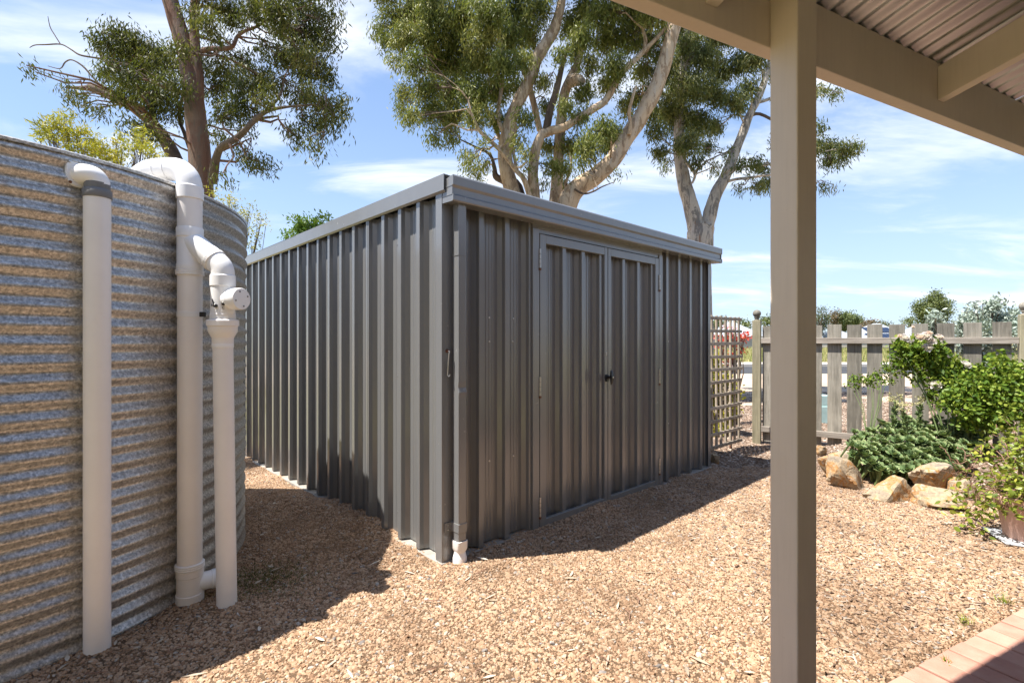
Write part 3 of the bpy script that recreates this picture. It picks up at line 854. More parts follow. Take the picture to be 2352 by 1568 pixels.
# clip, couplings, Y junction
clp = collar("pipe_clip", [(0.0565,1.310),(0.0575,1.311),(0.0575,1.334),(0.0565,1.335)])
MB().box(0.047, -0.012, 1.312, 0.072, 0.006, 1.334).build("clip_lug", M["black"], clp, bevel=0.003)
collar("clamp_ring", [(0.061,1.500),(0.0635,1.502),(0.0635,1.506),(0.0615,1.508),(0.0635,1.510),(0.0635,1.514),(0.0615,1.516),(0.0635,1.518),(0.0635,1.522),(0.060,1.524)])
yj = collar("y_junction", [(0.0585,1.523),(0.0595,1.526),(0.0595,1.548),(0.057,1.552),(0.057,1.670),(0.0605,1.674),(0.0605,1.712),(0.0585,1.716)])
bl0 = Vector((0,0,1.560)) ; dxy = (P3T-P2); dxy.z = 0; dn = dxy.normalized()
# branch leaves the riser going down and out to the diverter
b0 = Vector((0,0,1.665)); bdir = (dn*0.80 + Vector((0,0,-0.62))).normalized()
b1 = b0 + bdir*0.150
jb = MB().tube([b0, b0+bdir*0.118, b0+bdir*0.120, b1], [0.049,0.049,0.0512,0.0512], 28).build("junction_arm", M["pvc"], yj, True); smooth_by_angle(jb, 40)
ax_end = b1 + bdir*0.02
mb = MB()
for k in range(3): mb.tube([b1+bdir*(0.004+0.006*k), b1+bdir*(0.008+0.006*k)], 0.054, 28)
mb.build("clamp_ring", M["pvc"], yj)
pt3 = dxy
eb = elbow(b1, bdir, Vector((pt3.x, pt3.y, 1.475)), (0,0,-1), 10)
MB().tube(eb, 0.0485, 28).build("diverter_elbow", M["pvc"], inl, True)
dv = collar("diverter_socket", [(0.0535,1.445),(0.0575,1.448),(0.0575,1.494),(0.054,1.498)], o=(pt3.x,pt3.y,0))
vb = collar("valve_body", [(0.0545,1.335),(0.0545,1.452)], o=(pt3.x,pt3.y,0))
cdir = Vector((0.94, -0.34, 0)).normalized()
vcap = collar("valve_cap", [(0.040,0.0),(0.048,0.055),(0.0505,0.058),(0.0505,0.076),(0.0535,0.078),(0.0535,0.108),(0.051,0.112),(0.0,0.113)], vb, M["pvc"], (pt3.x,pt3.y,1.388), cdir)
for a_ in (0.4, 1.9, 3.4, 5.0):
    qq = cdir.to_track_quat('Z','Y').to_matrix()
    MB().lathe([(0.004,0),(0.004,0.001)], 8, Vector((pt3.x,pt3.y,1.388)) + qq @ Vector((0.033*math.cos(a_),0.033*math.sin(a_),0.1131)), cdir).build("dimple", M["rubber"], vcap)
fd = Vector((0.35, -0.937, 0)).normalized(); side_ = Vector((fd.y*-1, fd.x, 0))
def on_body(ang, z, r=0.0493):
    d = Vector((math.sin(ang), -math.cos(ang), 0)); return Vector((pt3.x, pt3.y, z)) + d*r, d
for ang, z in ((-0.05, 1.357), (0.55, 1.366)):
    p, d = on_body(ang, z)
    kb = MB(); kb.lathe([(0.008,-0.002),(0.008,0.010),(0.005,0.013)], 12, p, d); kb.build("valve_knob", M["black"], vb, True)
p, d = on_body(-0.05, 1.357, 0.058)
MB().tube([p, p+Vector((-0.008,0,0.020)), p+Vector((-0.012,0,0.030))], [0.004,0.003,0.002], 8).build("valve_lever", M["black"], vb, True)
def letter(ch, ang, z, size, parent):
    cu = bpy.data.curves.new("letter", 'FONT'); cu.body = ch; cu.size = size; cu.align_x = 'CENTER'; cu.align_y = 'CENTER'; cu.extrude = 0.0004
    tmp = bpy.data.objects.new("tmp", cu); COL.objects.link(tmp)
    dg = bpy.context.evaluated_depsgraph_get()
    me = bpy.data.meshes.new_from_object(tmp.evaluated_get(dg)); bpy.data.objects.remove(tmp)
    me.materials.clear(); me.materials.append(M["black"])
    o = bpy.data.objects.new("letter", me); COL.objects.link(o); o.parent = parent
    p, d = on_body(ang, z, 0.0499); o.location = p; o.rotation_euler = (R(90), 0, ang)
    return o
letter("N", -0.50, 1.360, 0.016, vb); letter("B", 0.52, 1.388, 0.016, vb); letter("C", 0.55, 1.348, 0.016, vb)
collar("clamp_ring", [(0.056,1.300),(0.058,1.302),(0.058,1.306),(0.056,1.308),(0.058,1.310),(0.058,1.314),(0.056,1.316),(0.058,1.318),(0.058,1.322),(0.056,1.324),(0.056,1.336)], o=(pt3.x,pt3.y,0))
collar("reducer_flange", [(0.0485,1.19),(0.0485,1.215),(0.052,1.222),(0.0655,1.245),(0.0665,1.262),(0.0665,1.268),(0.0730,1.270),(0.0730,1.292),(0.069,1.297),(0.055,1.300)], mat=M["pvc_old"], o=(pt3.x,pt3.y,0))
pb = P3B - P2
dpipe = MB().tube([(pb.x,pb.y,-0.02),(pt3.x,pt3.y,1.20)], 0.0415, 28).build("drop_pipe", M["pvc_old"], inl, True)
dpt = pb + (pt3-pb)*(1.178/1.22)
collar("joint_ring", [(0.0475,1.172),(0.0485,1.174),(0.0485,1.190),(0.0475,1.192)], mat=M["pvc"], o=(pt3.x,pt3.y,0))
# bend over the rim
tc_ = Vector((TANK_C.x-P2.x, TANK_C.y-P2.y, 0)).normalized(); up = Vector((0,0,1))
sl = collar("sleeve", [(0.0575,1.845),(0.061,1.848),(0.061,1.902),(0.0575,1.906)])
path = [Vector((0,0,1.86)), Vector((0,0,1.90))] + arc(tc_*0.09+Vector((0,0,1.90)), -tc_, up, 0.09, 0, math.pi/2, 8)[1:] + [tc_*0.15+Vector((0,0,1.99))] + arc(tc_*0.175+Vector((0,0,1.865)), up, tc_, 0.125, 0.15, 1.25, 8)
bend = MB().tube(path, 0.0505, 28).build("swan_bend", M["pvc"], inl, True)
for dd in (0.10, 0.155):
    MB().tube([tc_*dd+Vector((0,0,1.99)), tc_*(dd+0.005)+Vector((0,0,1.99))], 0.0522, 28).build("joint_ring", M["pvc"], bend)
# ================================================================== verandah
ver = thing("verandah", "beige timber verandah with square post and corrugated roof", "verandah", (0,0,0), VA)
CP = M["cream_paint"]
MB().box(1.370, 0.918, 0.004, 1.458, 1.0045, 2.262).build("post", CP, ver, bevel=0.004)
MB().box(-1.6, 1.005, 2.070, 5.2, 1.052, 2.2690).build("beam", CP, ver, bevel=0.003)
TANR = 0.24
def slope_z(y, z0): return z0 + (1.005-y)*TANR
for xr in (-0.05, 1.148-0.045, 2.338, 3.54, 4.74):
    vs = []
    for x in (xr, xr+0.045):
        vs += [(x, 1.0045, 2.121), (x, -1.56, slope_z(-1.56, 2.121)), (x, -1.56, slope_z(-1.56, 2.250)), (x, 1.0045, 2.250)]
    MB().add(vs, [(0,3,2,1),(4,5,6,7),(0,1,5,4),(1,2,6,5),(2,3,7,6),(3,0,4,7)]).build("rafter", CP, ver, bevel=0.003)
pit = 0.076; cov = pit*10
x0 = -1.55
for k in range(9):
    n = 10*10
    xs_ = [x0 + cov*k + cov*i/n for i in range(n+1)]
    vs = []
    for y in (1.068, -0.2, -1.6):
        vs += [(x, y, slope_z(y, 2.2635) + 0.008 + 0.008*math.sin(2*math.pi*x/pit) + 0.0012*(k % 2)) for x in xs_]
    m_ = n+1
    fs = [(j*m_+i, j*m_+i+1, (j+1)*m_+i+1, (j+1)*m_+i) for j in range(2) for i in range(n)]
    link_mesh("roof_sheet", MB().add(vs, fs).mesh("roof_sheet"), M["roof_under"], ver, True)
shade_gutter_sec = [(1.0535, 2.275), (1.0535, 2.185), (1.165, 2.183), (1.172, 2.19), (1.176, 2.285), (1.168, 2.285), (1.164, 2.195), (1.061, 2.195), (1.061, 2.275)]  # unseen gutter length added outside the beam only to shade the post
MB().loft([[(xx, p[0], p[1]) for p in shade_gutter_sec] for xx in (-1.6, 0.985)], True).build("gutter", M["cream_paint"], ver)
unseen_house = thing("house", "unseen cream house added behind the verandah to block sky and bounce light", "house", (0,0,0), VA)  # unseen house added behind the camera; blocks sky and bounces light into the verandah
MB().box(-9, -1.85, -0.1, 9, -1.6, 2.95).build("wall", plain("cream_bounce_wall", (0.62,0.55,0.45), 0.9, 0, 0.1, 6), unseen_house)
MB().add([(-9.4,-1.45,2.93),(9.4,-1.45,2.93),(9.4,-6.2,5.0),(-9.4,-6.2,5.0),(-9.4,-1.45,2.99),(9.4,-1.45,2.99),(9.4,-6.2,5.06),(-9.4,-6.2,5.06)], [(0,1,2,3),(7,6,5,4),(0,4,5,1),(1,5,6,2),(2,6,7,3),(3,7,4,0)]).build("roof", plain("sky_block_roof", (0.2,0.2,0.2), 0.5), unseen_house)
# ================================================================== picket fence
FO = Vector((2.92, 6.10, 0)); FR = math.atan2(-0.563, 0.827)
fence = thing("picket_fence", "weathered timber picket fence with ball topped posts", "fence", FO, FR)
def fpost(x):
    p = MB().box(x-0.045, -0.045, -0.05, x+0.045, 0.045, 1.452).build("post", M["fence_post"], fence, bevel=0.006)
    b = MB().lathe([(0.030,1.450),(0.032,1.458),(0.024,1.466),(0.022,1.474),(0.032,1.478),(0.034,1.484),(0.026,1.490)] + [(0.046*math.sin(a), 1.532-0.046*math.cos(a)) for a in [0.75+0.24*k for k in range(10)]] + [(0.004,1.578)], 20, (x,0,0)).build("ball_finial", M["fence_wood"], p)
    smooth_by_angle(b, 40)
fpost(0); fpost(2.30)
for z0, z1 in ((0.135, 0.200), (1.176, 1.240)):
    MB().box(0.046, -0.036, z0, 2.254, -0.001, z1).build("rail", wood_mat("weathered_rail_timber", (0.22,0.19,0.16), (0.42,0.375,0.32), zdir='X') if z0 < 0.5 else bpy.data.materials["weathered_rail_timber"], fence, bevel=0.004)
xs_p = [0.06, 0.20, 0.325, 0.455, 0.585] + [0.716, 0.8985, 1.078, 1.268, 1.46, 1.66, 1.86, 2.075]
xs_p = [0.060, 0.215, 0.372, 0.529] + [0.716, 0.8985, 1.078, 1.268, 1.46, 1.66, 1.86, 2.075]
rp = random.Random(3)
for k, x in enumerate(xs_p):
    w = 0.134
    top = 1.383 + rp.uniform(-0.006, 0.006)
    o = MB().box(-w/2, 0.0, -0.68, w/2, 0.019, 0.68).build("picket", M["fence_wood"], fence, bevel=0.002)
    o.location = (x + w/2, 0.0005, top-0.68); o.rotation_euler = (0, rp.uniform(-.006,.006), rp.uniform(-.01,.01))

# ================================================================== lattice trellis
T0 = Vector((2.02, 5.30, 0)); T1 = Vector((2.61, 5.85, 0))
td = (T1-T0); tl = td.length
tre = thing("garden_trellis", "weathered timber lattice trellis standing beside the shed", "trellis", T0, math.atan2(td.y, td.x))
nrow = 11
zb = lambda k: 0.085 + k*(1.445-0.085)/(nrow-1)
for k in range(nrow):
    o = MB().box(-0.10, -0.020, zb(k)-0.016, tl+0.012+0.004*k*0, -0.002, zb(k)+0.016).build("lath", M["lath"], tre, bevel=0.002)
    o.rotation_euler = (0, R(random.uniform(-0.6,0.6)), 0)
for k in range(7):
    x = tl - 0.012 - k*0.112
    o = MB().box(x-0.016, 0.0, 0.05, x+0.016, 0.018, 1.475).build("lath", M["lath"], tre, bevel=0.002)
    o.rotation_euler = (0, R(random.uniform(-0.5,0.5)), 0)
mb = MB(); mb.box(tl-0.20, 0.022, -0.03, tl-0.165, 0.028, 1.35); mb.box(tl-0.186, 0.028, -0.03, tl-0.180, 0.045, 1.35)
mb.build("steel_stake", M["rust"], tre)

# ================================================================== rocks of the bed edge
def rock(label, u0, u1, v0, v1, Y, depth, seed, rot=0.0, cut=0.8, flat=1.0, zoff=None):
    w = (u1-u0)/FPX*Y/2; h = (v1-v0)/FPX*Y/2
    c = P((u0+u1)/2, (v0+v1)/2, Y)
    rnd = random.Random(seed)
    bm = bmesh.new(); bmesh.ops.create_icosphere(bm, subdivisions=4, radius=1)
    planes = [(Vector((rnd.gauss(0,1), rnd.gauss(0,1), rnd.gauss(0,0.8))).normalized(), rnd.uniform(cut*0.62, cut*1.05)) for _ in range(11)]
    planes += [(Vector((0,0,1)).lerp(Vector((rnd.uniform(-.4,.4), rnd.uniform(-.4,.1), 1)), 0.8).normalized(), cut*0.95*flat)]
    sh = rnd.uniform(-0.25, 0.25)
    for v in bm.verts:
        d = v.co.normalized(); r = 1.7
        for n_, hh in planes:
            k = d.dot(n_)
            if k > 1e-3: r = min(r, hh/k)
        p = d*r
        nn = noise.noise(p*2.1 + Vector((seed,0,0)))*0.09 + noise.noise(p*5 + Vector((0,seed,0)))*0.07 + noise.noise(p*15 + Vector((0,0,seed)))*0.018
        p *= 1+nn
        v.co = Vector((p.x + sh*p.z, p.y, p.z))
    xs_r = [v.co.x for v in bm.verts]; zs_r = [v.co.z for v in bm.verts]
    sx_ = 2*w/(max(xs_r)-min(xs_r)); sz_ = 2*h*1.40/(max(zs_r)-min(zs_r)); mx = (max(xs_r)+min(xs_r))/2; mz = (max(zs_r)+min(zs_r))/2
    for v in bm.verts:
        v.co = Vector(((v.co.x-mx)*sx_, v.co.y*depth/2, (v.co.z-mz)*sz_ - h*0.36))
    me = bpy.data.meshes.new("rock"); bm.to_mesh(me); bm.free()
    o = link_mesh("garden_rock", me, M["stone"], None, False)
    base = Vector((c.x, c.y + depth*0.25, c.z))
    o.location = base; o.rotation_euler = (0, 0, 0)
    smooth_by_angle(o, 24)
    return tag(o, label, "rock", "rocks edging the garden bed")
rock("small orange rock at the foot of the pickets left of the other edging rocks", 1878, 1903, 1024, 1044, 5.0, 0.14, 1)
rock("flat pale rock lying behind the tall upright edging rock", 1911, 1955, 1039, 1062, 4.75, 0.18, 2)
rock("cream rock leaning against the tall upright edging rock on its shed side", 1888, 1936, 1046, 1100, 4.42, 0.20, 3)
rock("tall upright grey and orange edging rock", 1914, 1993, 1054, 1131, 4.10, 0.26, 14, cut=0.85)
rock("long orange stained rock in the middle of the bed edge", 2004, 2119, 1096, 1160, 3.80, 0.26, 25, cut=0.85)
rock("thin flat tan stone lying in front of the long orange rock", 1985, 2040, 1132, 1155, 3.86, 0.12, 36, flat=0.8)
rock("pale rock with grey end beside the long orange rock under trailing leaves", 2108, 2196, 1119, 1168, 3.70, 0.24, 17, cut=0.85)
rock("large flat topped brown rock tucked under the succulents", 2107, 2216, 1066, 1132, 4.00, 0.30, 48, cut=0.85, flat=0.85)
rock("shaded grey rock half hidden behind the terracotta pot", 2268, 2330, 1150, 1180, 3.55, 0.22, 9)
rock("reddish brown stone lying at the shed's far front corner", 1630, 1650, 1040, 1066, 5.05, 0.12, 10)
rock("squat brown rock buried under the trailing vine", 2200, 2262, 1105, 1150, 3.85, 0.24, 12)

# ================================================================== leaves
def leaf_mesh(name, base, dirs, length, width, tint, mat, fold=0.0, rng=RNG, sidev=None):
    """rhombic leaves (folded along the midrib when fold > 0); all arrays, one mesh"""
    n = len(base)
    d = dirs/np.linalg.norm(dirs, axis=1, keepdims=True)
    rv = rng.normal(size=(n,3)) if sidev is None else sidev
    s = np.cross(d, rv); s /= np.maximum(np.linalg.norm(s, axis=1, keepdims=True), 1e-6)
    up = np.cross(s, d)
    L = length[:,None]; W = width[:,None]
    b = base; t = base + d*L
    if fold > 0:
        m0 = base + d*L*0.5 - up*W*fold
        a1 = base + d*L*0.22 + s*W*0.38; a2 = base + d*L*0.55 + s*W*0.5
        c1 = base + d*L*0.22 - s*W*0.38; c2 = base + d*L*0.55 - s*W*0.5
        t = t - up*W*fold*0.6
        V = np.stack([b, a1, a2, t, c2, c1, m0], 1).reshape(-1,3); k = 7
        fq = np.array([[0,1,6],[1,2,6],[2,3,6],[3,4,6],[4,5,6],[5,0,6]])
    else:
        a = base + d*L*0.42 + s*W*0.5; c = base + d*L*0.42 - s*W*0.5
        V = np.stack([b, a, t, c], 1).reshape(-1,3); k = 4
        fq = np.array([[0,1,2],[0,2,3]])
    F = (np.arange(n)[:,None,None]*k + fq[None]).reshape(-1,3)
    me = bpy.data.meshes.new(name)
    me.vertices.add(len(V)); me.vertices.foreach_set("co", V.astype(np.float32).ravel())
    me.loops.add(F.size); me.loops.foreach_set("vertex_index", F.astype(np.int32).ravel())
    me.polygons.add(len(F)); me.polygons.foreach_set("loop_start", np.arange(0, F.size, 3, dtype=np.int32)); me.polygons.foreach_set("loop_total", np.full(len(F), 3, np.int32))
    at = me.attributes.new("tint", 'FLOAT', 'POINT'); at.data.foreach_set("value", np.repeat(np.clip(tint,0,1), k).astype(np.float32))
    me.update(calc_edges=True)
    me.materials.append(mat)
    return me
def nrm(v): return v/np.linalg.norm(v, axis=-1, keepdims=True)

M["rose_leaf"] = leaf_mat("rose_leaf", (0.040,0.085,0.012), (0.125,0.21,0.024), (0.30,0.36,0.055), 0.5, 0.28, 0.25)
M["vine_leaf"] = leaf_mat("vine_leaf", (0.10,0.15,0.02), (0.24,0.30,0.04), (0.42,0.40,0.06), 0.4, 0.35)
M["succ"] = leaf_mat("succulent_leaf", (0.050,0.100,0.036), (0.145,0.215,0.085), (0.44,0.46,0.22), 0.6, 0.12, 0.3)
M["succ_fl"] = leaf_mat("succulent_flower", (0.30,0.32,0.10), (0.45,0.42,0.20), (0.60,0.52,0.30), 0.6, 0.15)
M["rose_petal"] = leaf_mat("rose_petal", (0.84,0.60,0.48), (0.86,0.72,0.66), (0.88,0.83,0.80), 0.5, 0.3)
M["stem_brown"] = plain("woody_stem", (0.22,0.12,0.08), 0.8, 0, 0.25, 30)
M["stem_green"] = plain("green_stem", (0.13,0.18,0.06), 0.6, 0, 0.25, 30)

# ---- succulents: three rosette shapes, placed plant by plant
def rosette(seed, R0):
    rnd = random.Random(seed); bases = []; mb = MB(); tints = []
    n = 26
    for k in range(n):
        t = k/(n-1); a = k*2.39996 + rnd.uniform(-.1,.1)
        el = R(78 - 72*t**0.8 + rnd.uniform(-6,6)); L = R0*(0.35+0.65*t)*rnd.uniform(.9,1.1); W = L*0.62
        d = Vector((math.cos(a)*math.cos(el), math.sin(a)*math.cos(el), math.sin(el)))
        s = Vector((-math.sin(a), math.cos(a), 0)); u_ = s.cross(d)*-1
        if u_.z < 0: u_ = -u_
        b = Vector((0,0,R0*0.10*(1-t))) + d*R0*0.05
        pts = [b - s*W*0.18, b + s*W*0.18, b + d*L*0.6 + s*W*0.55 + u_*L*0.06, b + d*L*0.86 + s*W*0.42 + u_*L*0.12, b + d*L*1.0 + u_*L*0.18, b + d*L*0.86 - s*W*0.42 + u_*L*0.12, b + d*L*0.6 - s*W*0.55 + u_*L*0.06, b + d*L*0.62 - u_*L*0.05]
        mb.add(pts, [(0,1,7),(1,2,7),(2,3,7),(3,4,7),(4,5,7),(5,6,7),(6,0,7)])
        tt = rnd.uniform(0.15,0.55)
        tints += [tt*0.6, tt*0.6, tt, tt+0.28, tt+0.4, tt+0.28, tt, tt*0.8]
    me = mb.mesh("rosette"); at = me.attributes.new("tint", 'FLOAT', 'POINT'); at.data.foreach_set("value", tints)
    me.materials.append(M["succ"]); me.polygons.foreach_set("use_smooth", [True]*len(me.polygons))
    return me
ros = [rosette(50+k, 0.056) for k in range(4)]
rs = random.Random(9)
placed = []
def bed_h(x, y): return mulch_z(x, y) - 0.01
def stem_rosette(x, y, z, sc, label="grey green succulent rosette in the low clump behind the edging rocks", group="succulent rosettes in the garden bed", tilt=None):
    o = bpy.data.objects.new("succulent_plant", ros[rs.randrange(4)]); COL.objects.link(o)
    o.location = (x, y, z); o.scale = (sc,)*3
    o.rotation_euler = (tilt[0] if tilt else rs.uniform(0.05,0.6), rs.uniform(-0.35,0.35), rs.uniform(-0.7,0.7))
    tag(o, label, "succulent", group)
    st = MB(); st.tube([(0,0,0.01),(0.005,0.004,-0.05),(0.0,0.02,-(z-bed_h(x,y))/sc-0.03)], [0.010,0.011,0.012], 6)
    s_ = st.build("stem", M["stem_green"], o)
    return o
# clump outline in the picture, front edge to back, as rows (u range, v, distance)
rows = [(2015,2140,1080,4.20),(1995,2200,1070,4.24),(1980,2222,1059,4.29),(1966,2236,1048,4.34),(1955,2248,1037,4.39),(1950,2256,1026,4.45),(1948,2262,1016,4.51),(1951,2268,1006,4.58),(1960,2274,996,4.66),(1985,2278,987,4.74),(2015,2280,978,4.82),(2055,2272,968,4.90)]
for (ua, ub, vv, Y) in rows:
    n = int((ub-ua)/14.5)
    for k in range(n):
        u = ua + (ub-ua)*(k+0.5+rs.uniform(-.3,.3))/n; v = vv + rs.uniform(-7,7); y = Y + rs.uniform(-.06,.06)
        p = P(u, v, y)
        sc_ = rs.uniform(0.6, 1.35)
        near = min((("the tall upright rock", P(1953,1090,4.1)), ("the long orange rock", P(2062,1128,3.8)), ("the flat topped rock", P(2160,1098,4.0)),
                    ("the thick flower stalks", P(2080,965,4.7)), ("the trailing vine", P(2255,1060,3.6)), ("the rose bush", P(2230,950,4.55))), key=lambda q: (q[1]-p).length)[0]
        lab = "%s grey green succulent rosette, %s of the clump, nearest %s" % ("small" if sc_ < 0.85 else "large" if sc_ > 1.1 else "middling", "front" if vv > 1050 else "back" if vv < 990 else "middle", near)
        stem_rosette(p.x, p.y, p.z, sc_, lab)
# tall flower stalks
def stalk(u, vb, vt, Y, seed, label):
    rnd = random.Random(seed); b = P(u, vb, Y); hgt = (vb-vt)/FPX*Y
    o = stem_rosette(b.x, b.y, b.z, 1.15, label, "flowering succulents in the garden bed", (0.05,0))
    o.rotation_euler = (0.02, 0.02, rnd.uniform(0,3))
    H = hgt/1.15
    lean = Vector((rnd.uniform(-.12,.12), rnd.uniform(-.05,.05), 1)).normalized()
    tip = lean*H
    MB().tube([(0,0,0), lean*H*0.5+Vector((0.004,0,0)), tip*0.97], [0.011,0.009,0.005], 7).build("flower_stalk", M["stem_green"], o)
    nb = 110; base = []; dirs = []; ln = []; wd = []; ti = []
    for k in range(nb):
        t = rnd.uniform(0.05,0.9); a = rnd.uniform(0,6.28)
        base.append(lean*H*t); dirs.append((math.cos(a), math.sin(a), rnd.uniform(0.3,1.0))); ln.append(rnd.uniform(.024,.040)); wd.append(rnd.uniform(.011,.017)); ti.append(rnd.uniform(.2,.8))
    link_mesh("stalk_leaves", leaf_mesh("stalk_leaves", np.array(base), np.array(dirs), np.array(ln), np.array(wd), np.array(ti), M["succ"], 0.3), None, o)
    base = []; dirs = []; ln = []; wd = []; ti = []
    for k in range(15):
        a = rnd.uniform(0,6.28); e = tip + Vector((math.cos(a)*rnd.uniform(.01,.07), math.sin(a)*rnd.uniform(.01,.07), rnd.uniform(-.03,.035)))
        for q in range(13):
            base.append(e + Vector((rnd.gauss(0,.008), rnd.gauss(0,.008), rnd.gauss(0,.006)))); dirs.append((rnd.gauss(0,1), rnd.gauss(0,1), abs(rnd.gauss(0.5,.6)))); ln.append(rnd.uniform(.009,.015)); wd.append(.008); ti.append(rnd.uniform(.1,1))
    link_mesh("flower_head", leaf_mesh("flower_head", np.array(base), np.array(dirs), np.array(ln), np.array(wd), np.array(ti), M["succ_fl"], 0.2), None, o)
stalk(2052, 992, 916, 4.75, 1, "succulent with the leftmost thick stalk and cream flower head before the pickets")
stalk(2085, 1005, 935, 4.55, 2, "succulent with short leaning flower stalk between two taller stalks")
stalk(2110, 990, 922, 4.75, 3, "tall thick succulent stalk with cream flower head nearest the rose canes")
stalk(2221, 990, 945, 4.6, 4, "succulent with bushy cream flower head below the rose bush")
stalk(2318, 985, 940, 4.5, 5, "succulent flower head standing beyond the pot plant")

# ---- generic leafy shrub helper
def cloud_pts(blobs, per, rng, shell=0.55, squash=1.0):
    """blobs: list of (center Vector, radius); returns sample points and blob index"""
    pts = []; bi = []
    for k, (c, r) in enumerate(blobs):
        n = max(1, int(per*r*r))
        d = nrm(rng.normal(size=(n,3))); rad = r*(rng.random((n,1))**(shell))
        q = d*rad; q[:,2] *= squash
        pts.append(np.array(c)[None] + q); bi += [k]*n
    return np.concatenate(pts), np.array(bi)
def sprays(centers, n_per, spread, rng, drop=0.0):
    m = len(centers)
    b = np.repeat(centers, n_per, 0) + rng.normal(size=(m*n_per,3))*spread
    b[:,2] -= rng.random(m*n_per)*drop
    return b

# ---- climbing rose on the fence
rose = thing("rose_bush", "green rose bush with pale pink blooms in front of the pickets", "rose bush", P(2230, 990, 4.55))
ro = np.array(rose.location)
def U(u, v, Y, r): return (P(u, v, Y), r/FPX*Y)
rb_ = [U(2075,800,4.95,26),U(2105,800,4.9,30),U(2140,805,4.85,28),U(2090,830,4.9,30),U(2125,840,4.85,34),U(2160,850,4.8,34),U(2185,880,4.75,34),U(2205,850,4.8,24),U(2200,905,4.6,36),U(2235,890,4.6,38),U(2270,860,4.6,34),U(2280,900,4.5,40),U(2310,880,4.5,36),U(2330,920,4.4,40),U(2250,930,4.5,36),U(2215,945,4.5,28),U(2300,950,4.4,36),U(2350,870,4.5,36),U(2370,930,4.4,44),U(2285,820,4.7,18),U(2330,845,4.6,18),U(2175,920,4.6,26),U(2150,880,4.75,22),U(2055,825,4.95,14),U(2225,965,4.5,24),U(2270,970,4.45,26),U(2182,832,4.8,18),U(2165,812,4.85,14),U(2058,846,4.95,11),U(2110,870,4.85,14),U(2142,908,4.75,14),U(2240,845,4.7,14),U(2062,790,4.95,10),U(2150,790,4.85,12),U(2310,835,4.6,12)]
cl, bi = cloud_pts(rb_, 4200, RNG, 0.5)
n5 = 5
b = sprays(cl, n5, 0.020, RNG)
d = RNG.normal(size=b.shape)*0.8; d[:,2] -= 0.15; d[:,1] -= 0.5
sidev = np.tile(np.array([0,0.25,1.0]), (len(b),1)) + RNG.normal(size=b.shape)*0.5
me = leaf_mesh("foliage", b-ro, d, RNG.uniform(.028,.054,len(b)), RNG.uniform(.019,.032,len(b)), np.clip(RNG.normal(0.55,0.27,len(b)),0,1), M["rose_leaf"], 0.12)
link_mesh("foliage", me, None, rose)
rnd = random.Random(4)
for k, (c, r) in enumerate(rb_):
    if k % 2: continue
    c = np.array(c); st = np.array(P(2215+rnd.uniform(-60,60), 1010, 4.6))
    mid = (c+st)/2 + np.array([rnd.uniform(-.08,.08), rnd.uniform(-.05,.05), .05])
    MB().tube([Vector(st-ro), Vector(mid-ro), Vector(c-ro)], [0.006,0.0045,0.002], 6).build("cane", M["stem_green"], rose)
# blooms
def bloom(u, v, Y, r, t0, parent, seed):
    rnd = np.random.default_rng(seed); c = np.array(P(u, v, Y)) - ro
    n = 30
    lay = np.linspace(0,1,n); a = np.arange(n)*2.4
    el = 1.35 - 1.35*lay + rnd.normal(size=n)*0.12
    d = np.stack([np.cos(a)*np.cos(el), np.sin(a)*np.cos(el), np.sin(el)], 1)
    rt = Matrix.Rotation(R(35), 3, 'X') @ Matrix.Rotation(R(rnd.uniform(-30,30)), 3, 'Y')
    d = d @ np.array(rt).T
    base = c[None] + d*r*0.10
    me = leaf_mesh("bloom", base, d, r*(0.45+0.6*lay), r*(0.6+0.5*lay), np.clip(t0 + 0.35*lay + rnd.normal(size=n)*.1, 0, 1), M["rose_petal"], 0.28, rnd, np.tile(c*0+[0,0,1.0],(n,1)) + rnd.normal(size=(n,3))*0.2)
    link_mesh("bloom", me, None, parent)
for k, (u, v, r, t0) in enumerate([(2078,777,0.045,.75),(2127,772,0.042,.6),(2113,774,0.036,.35),(2137,783,0.042,.7),(2158,775,0.034,.45),(2131,797,0.040,.75),(2219,838,0.040,.7),(2150,884,0.044,.75),(2346,846,0.042,.8),(2066,772,0.018,.2),(2134,765,0.024,.15),(2097,751,0.014,.3),(2290,820,0.016,.2)]):
    bloom(u, v, 4.70, r*1.3, t0, rose, 300+k)
# two small rose shoots on the pickets further along
spr = thing("rose_shoot", "small leafy rose shoots poking through the pickets beside the verandah post", "rose bush", P(1985, 1000, 5.05))
so = np.array(spr.location)
sb = [U(1958,868,5.3,11),U(1975,872,5.28,12),U(1952,880,5.3,9),U(1990,876,5.22,9),U(2000,868,5.2,12),U(2012,860,5.2,10),U(2022,872,5.18,11),U(1968,890,5.28,9),U(2006,882,5.2,11),U(2035,868,5.15,9),U(2040,845,5.1,12),U(2045,875,5.1,10),U(2028,852,5.15,8)]
cl, bi = cloud_pts(sb, 5200, RNG, 0.6)
b = sprays(cl, 4, 0.016, RNG); d = RNG.normal(size=b.shape); d[:,2] -= 0.3
link_mesh("foliage", leaf_mesh("foliage", b-so, d, RNG.uniform(.02,.036,len(b)), RNG.uniform(.012,.02,len(b)), np.clip(RNG.normal(.5,.22,len(b)),0,1), M["rose_leaf"], .12), None, spr)
for c, r in sb[::2]:
    c = Vector(c); MB().tube([Vector((0.04,0,-0.1)), (c-spr.location)*0.5+Vector((0.05,0,0)), c-spr.location], [0.004,0.003,0.0015], 6).build("cane", M["stem_green"], spr)

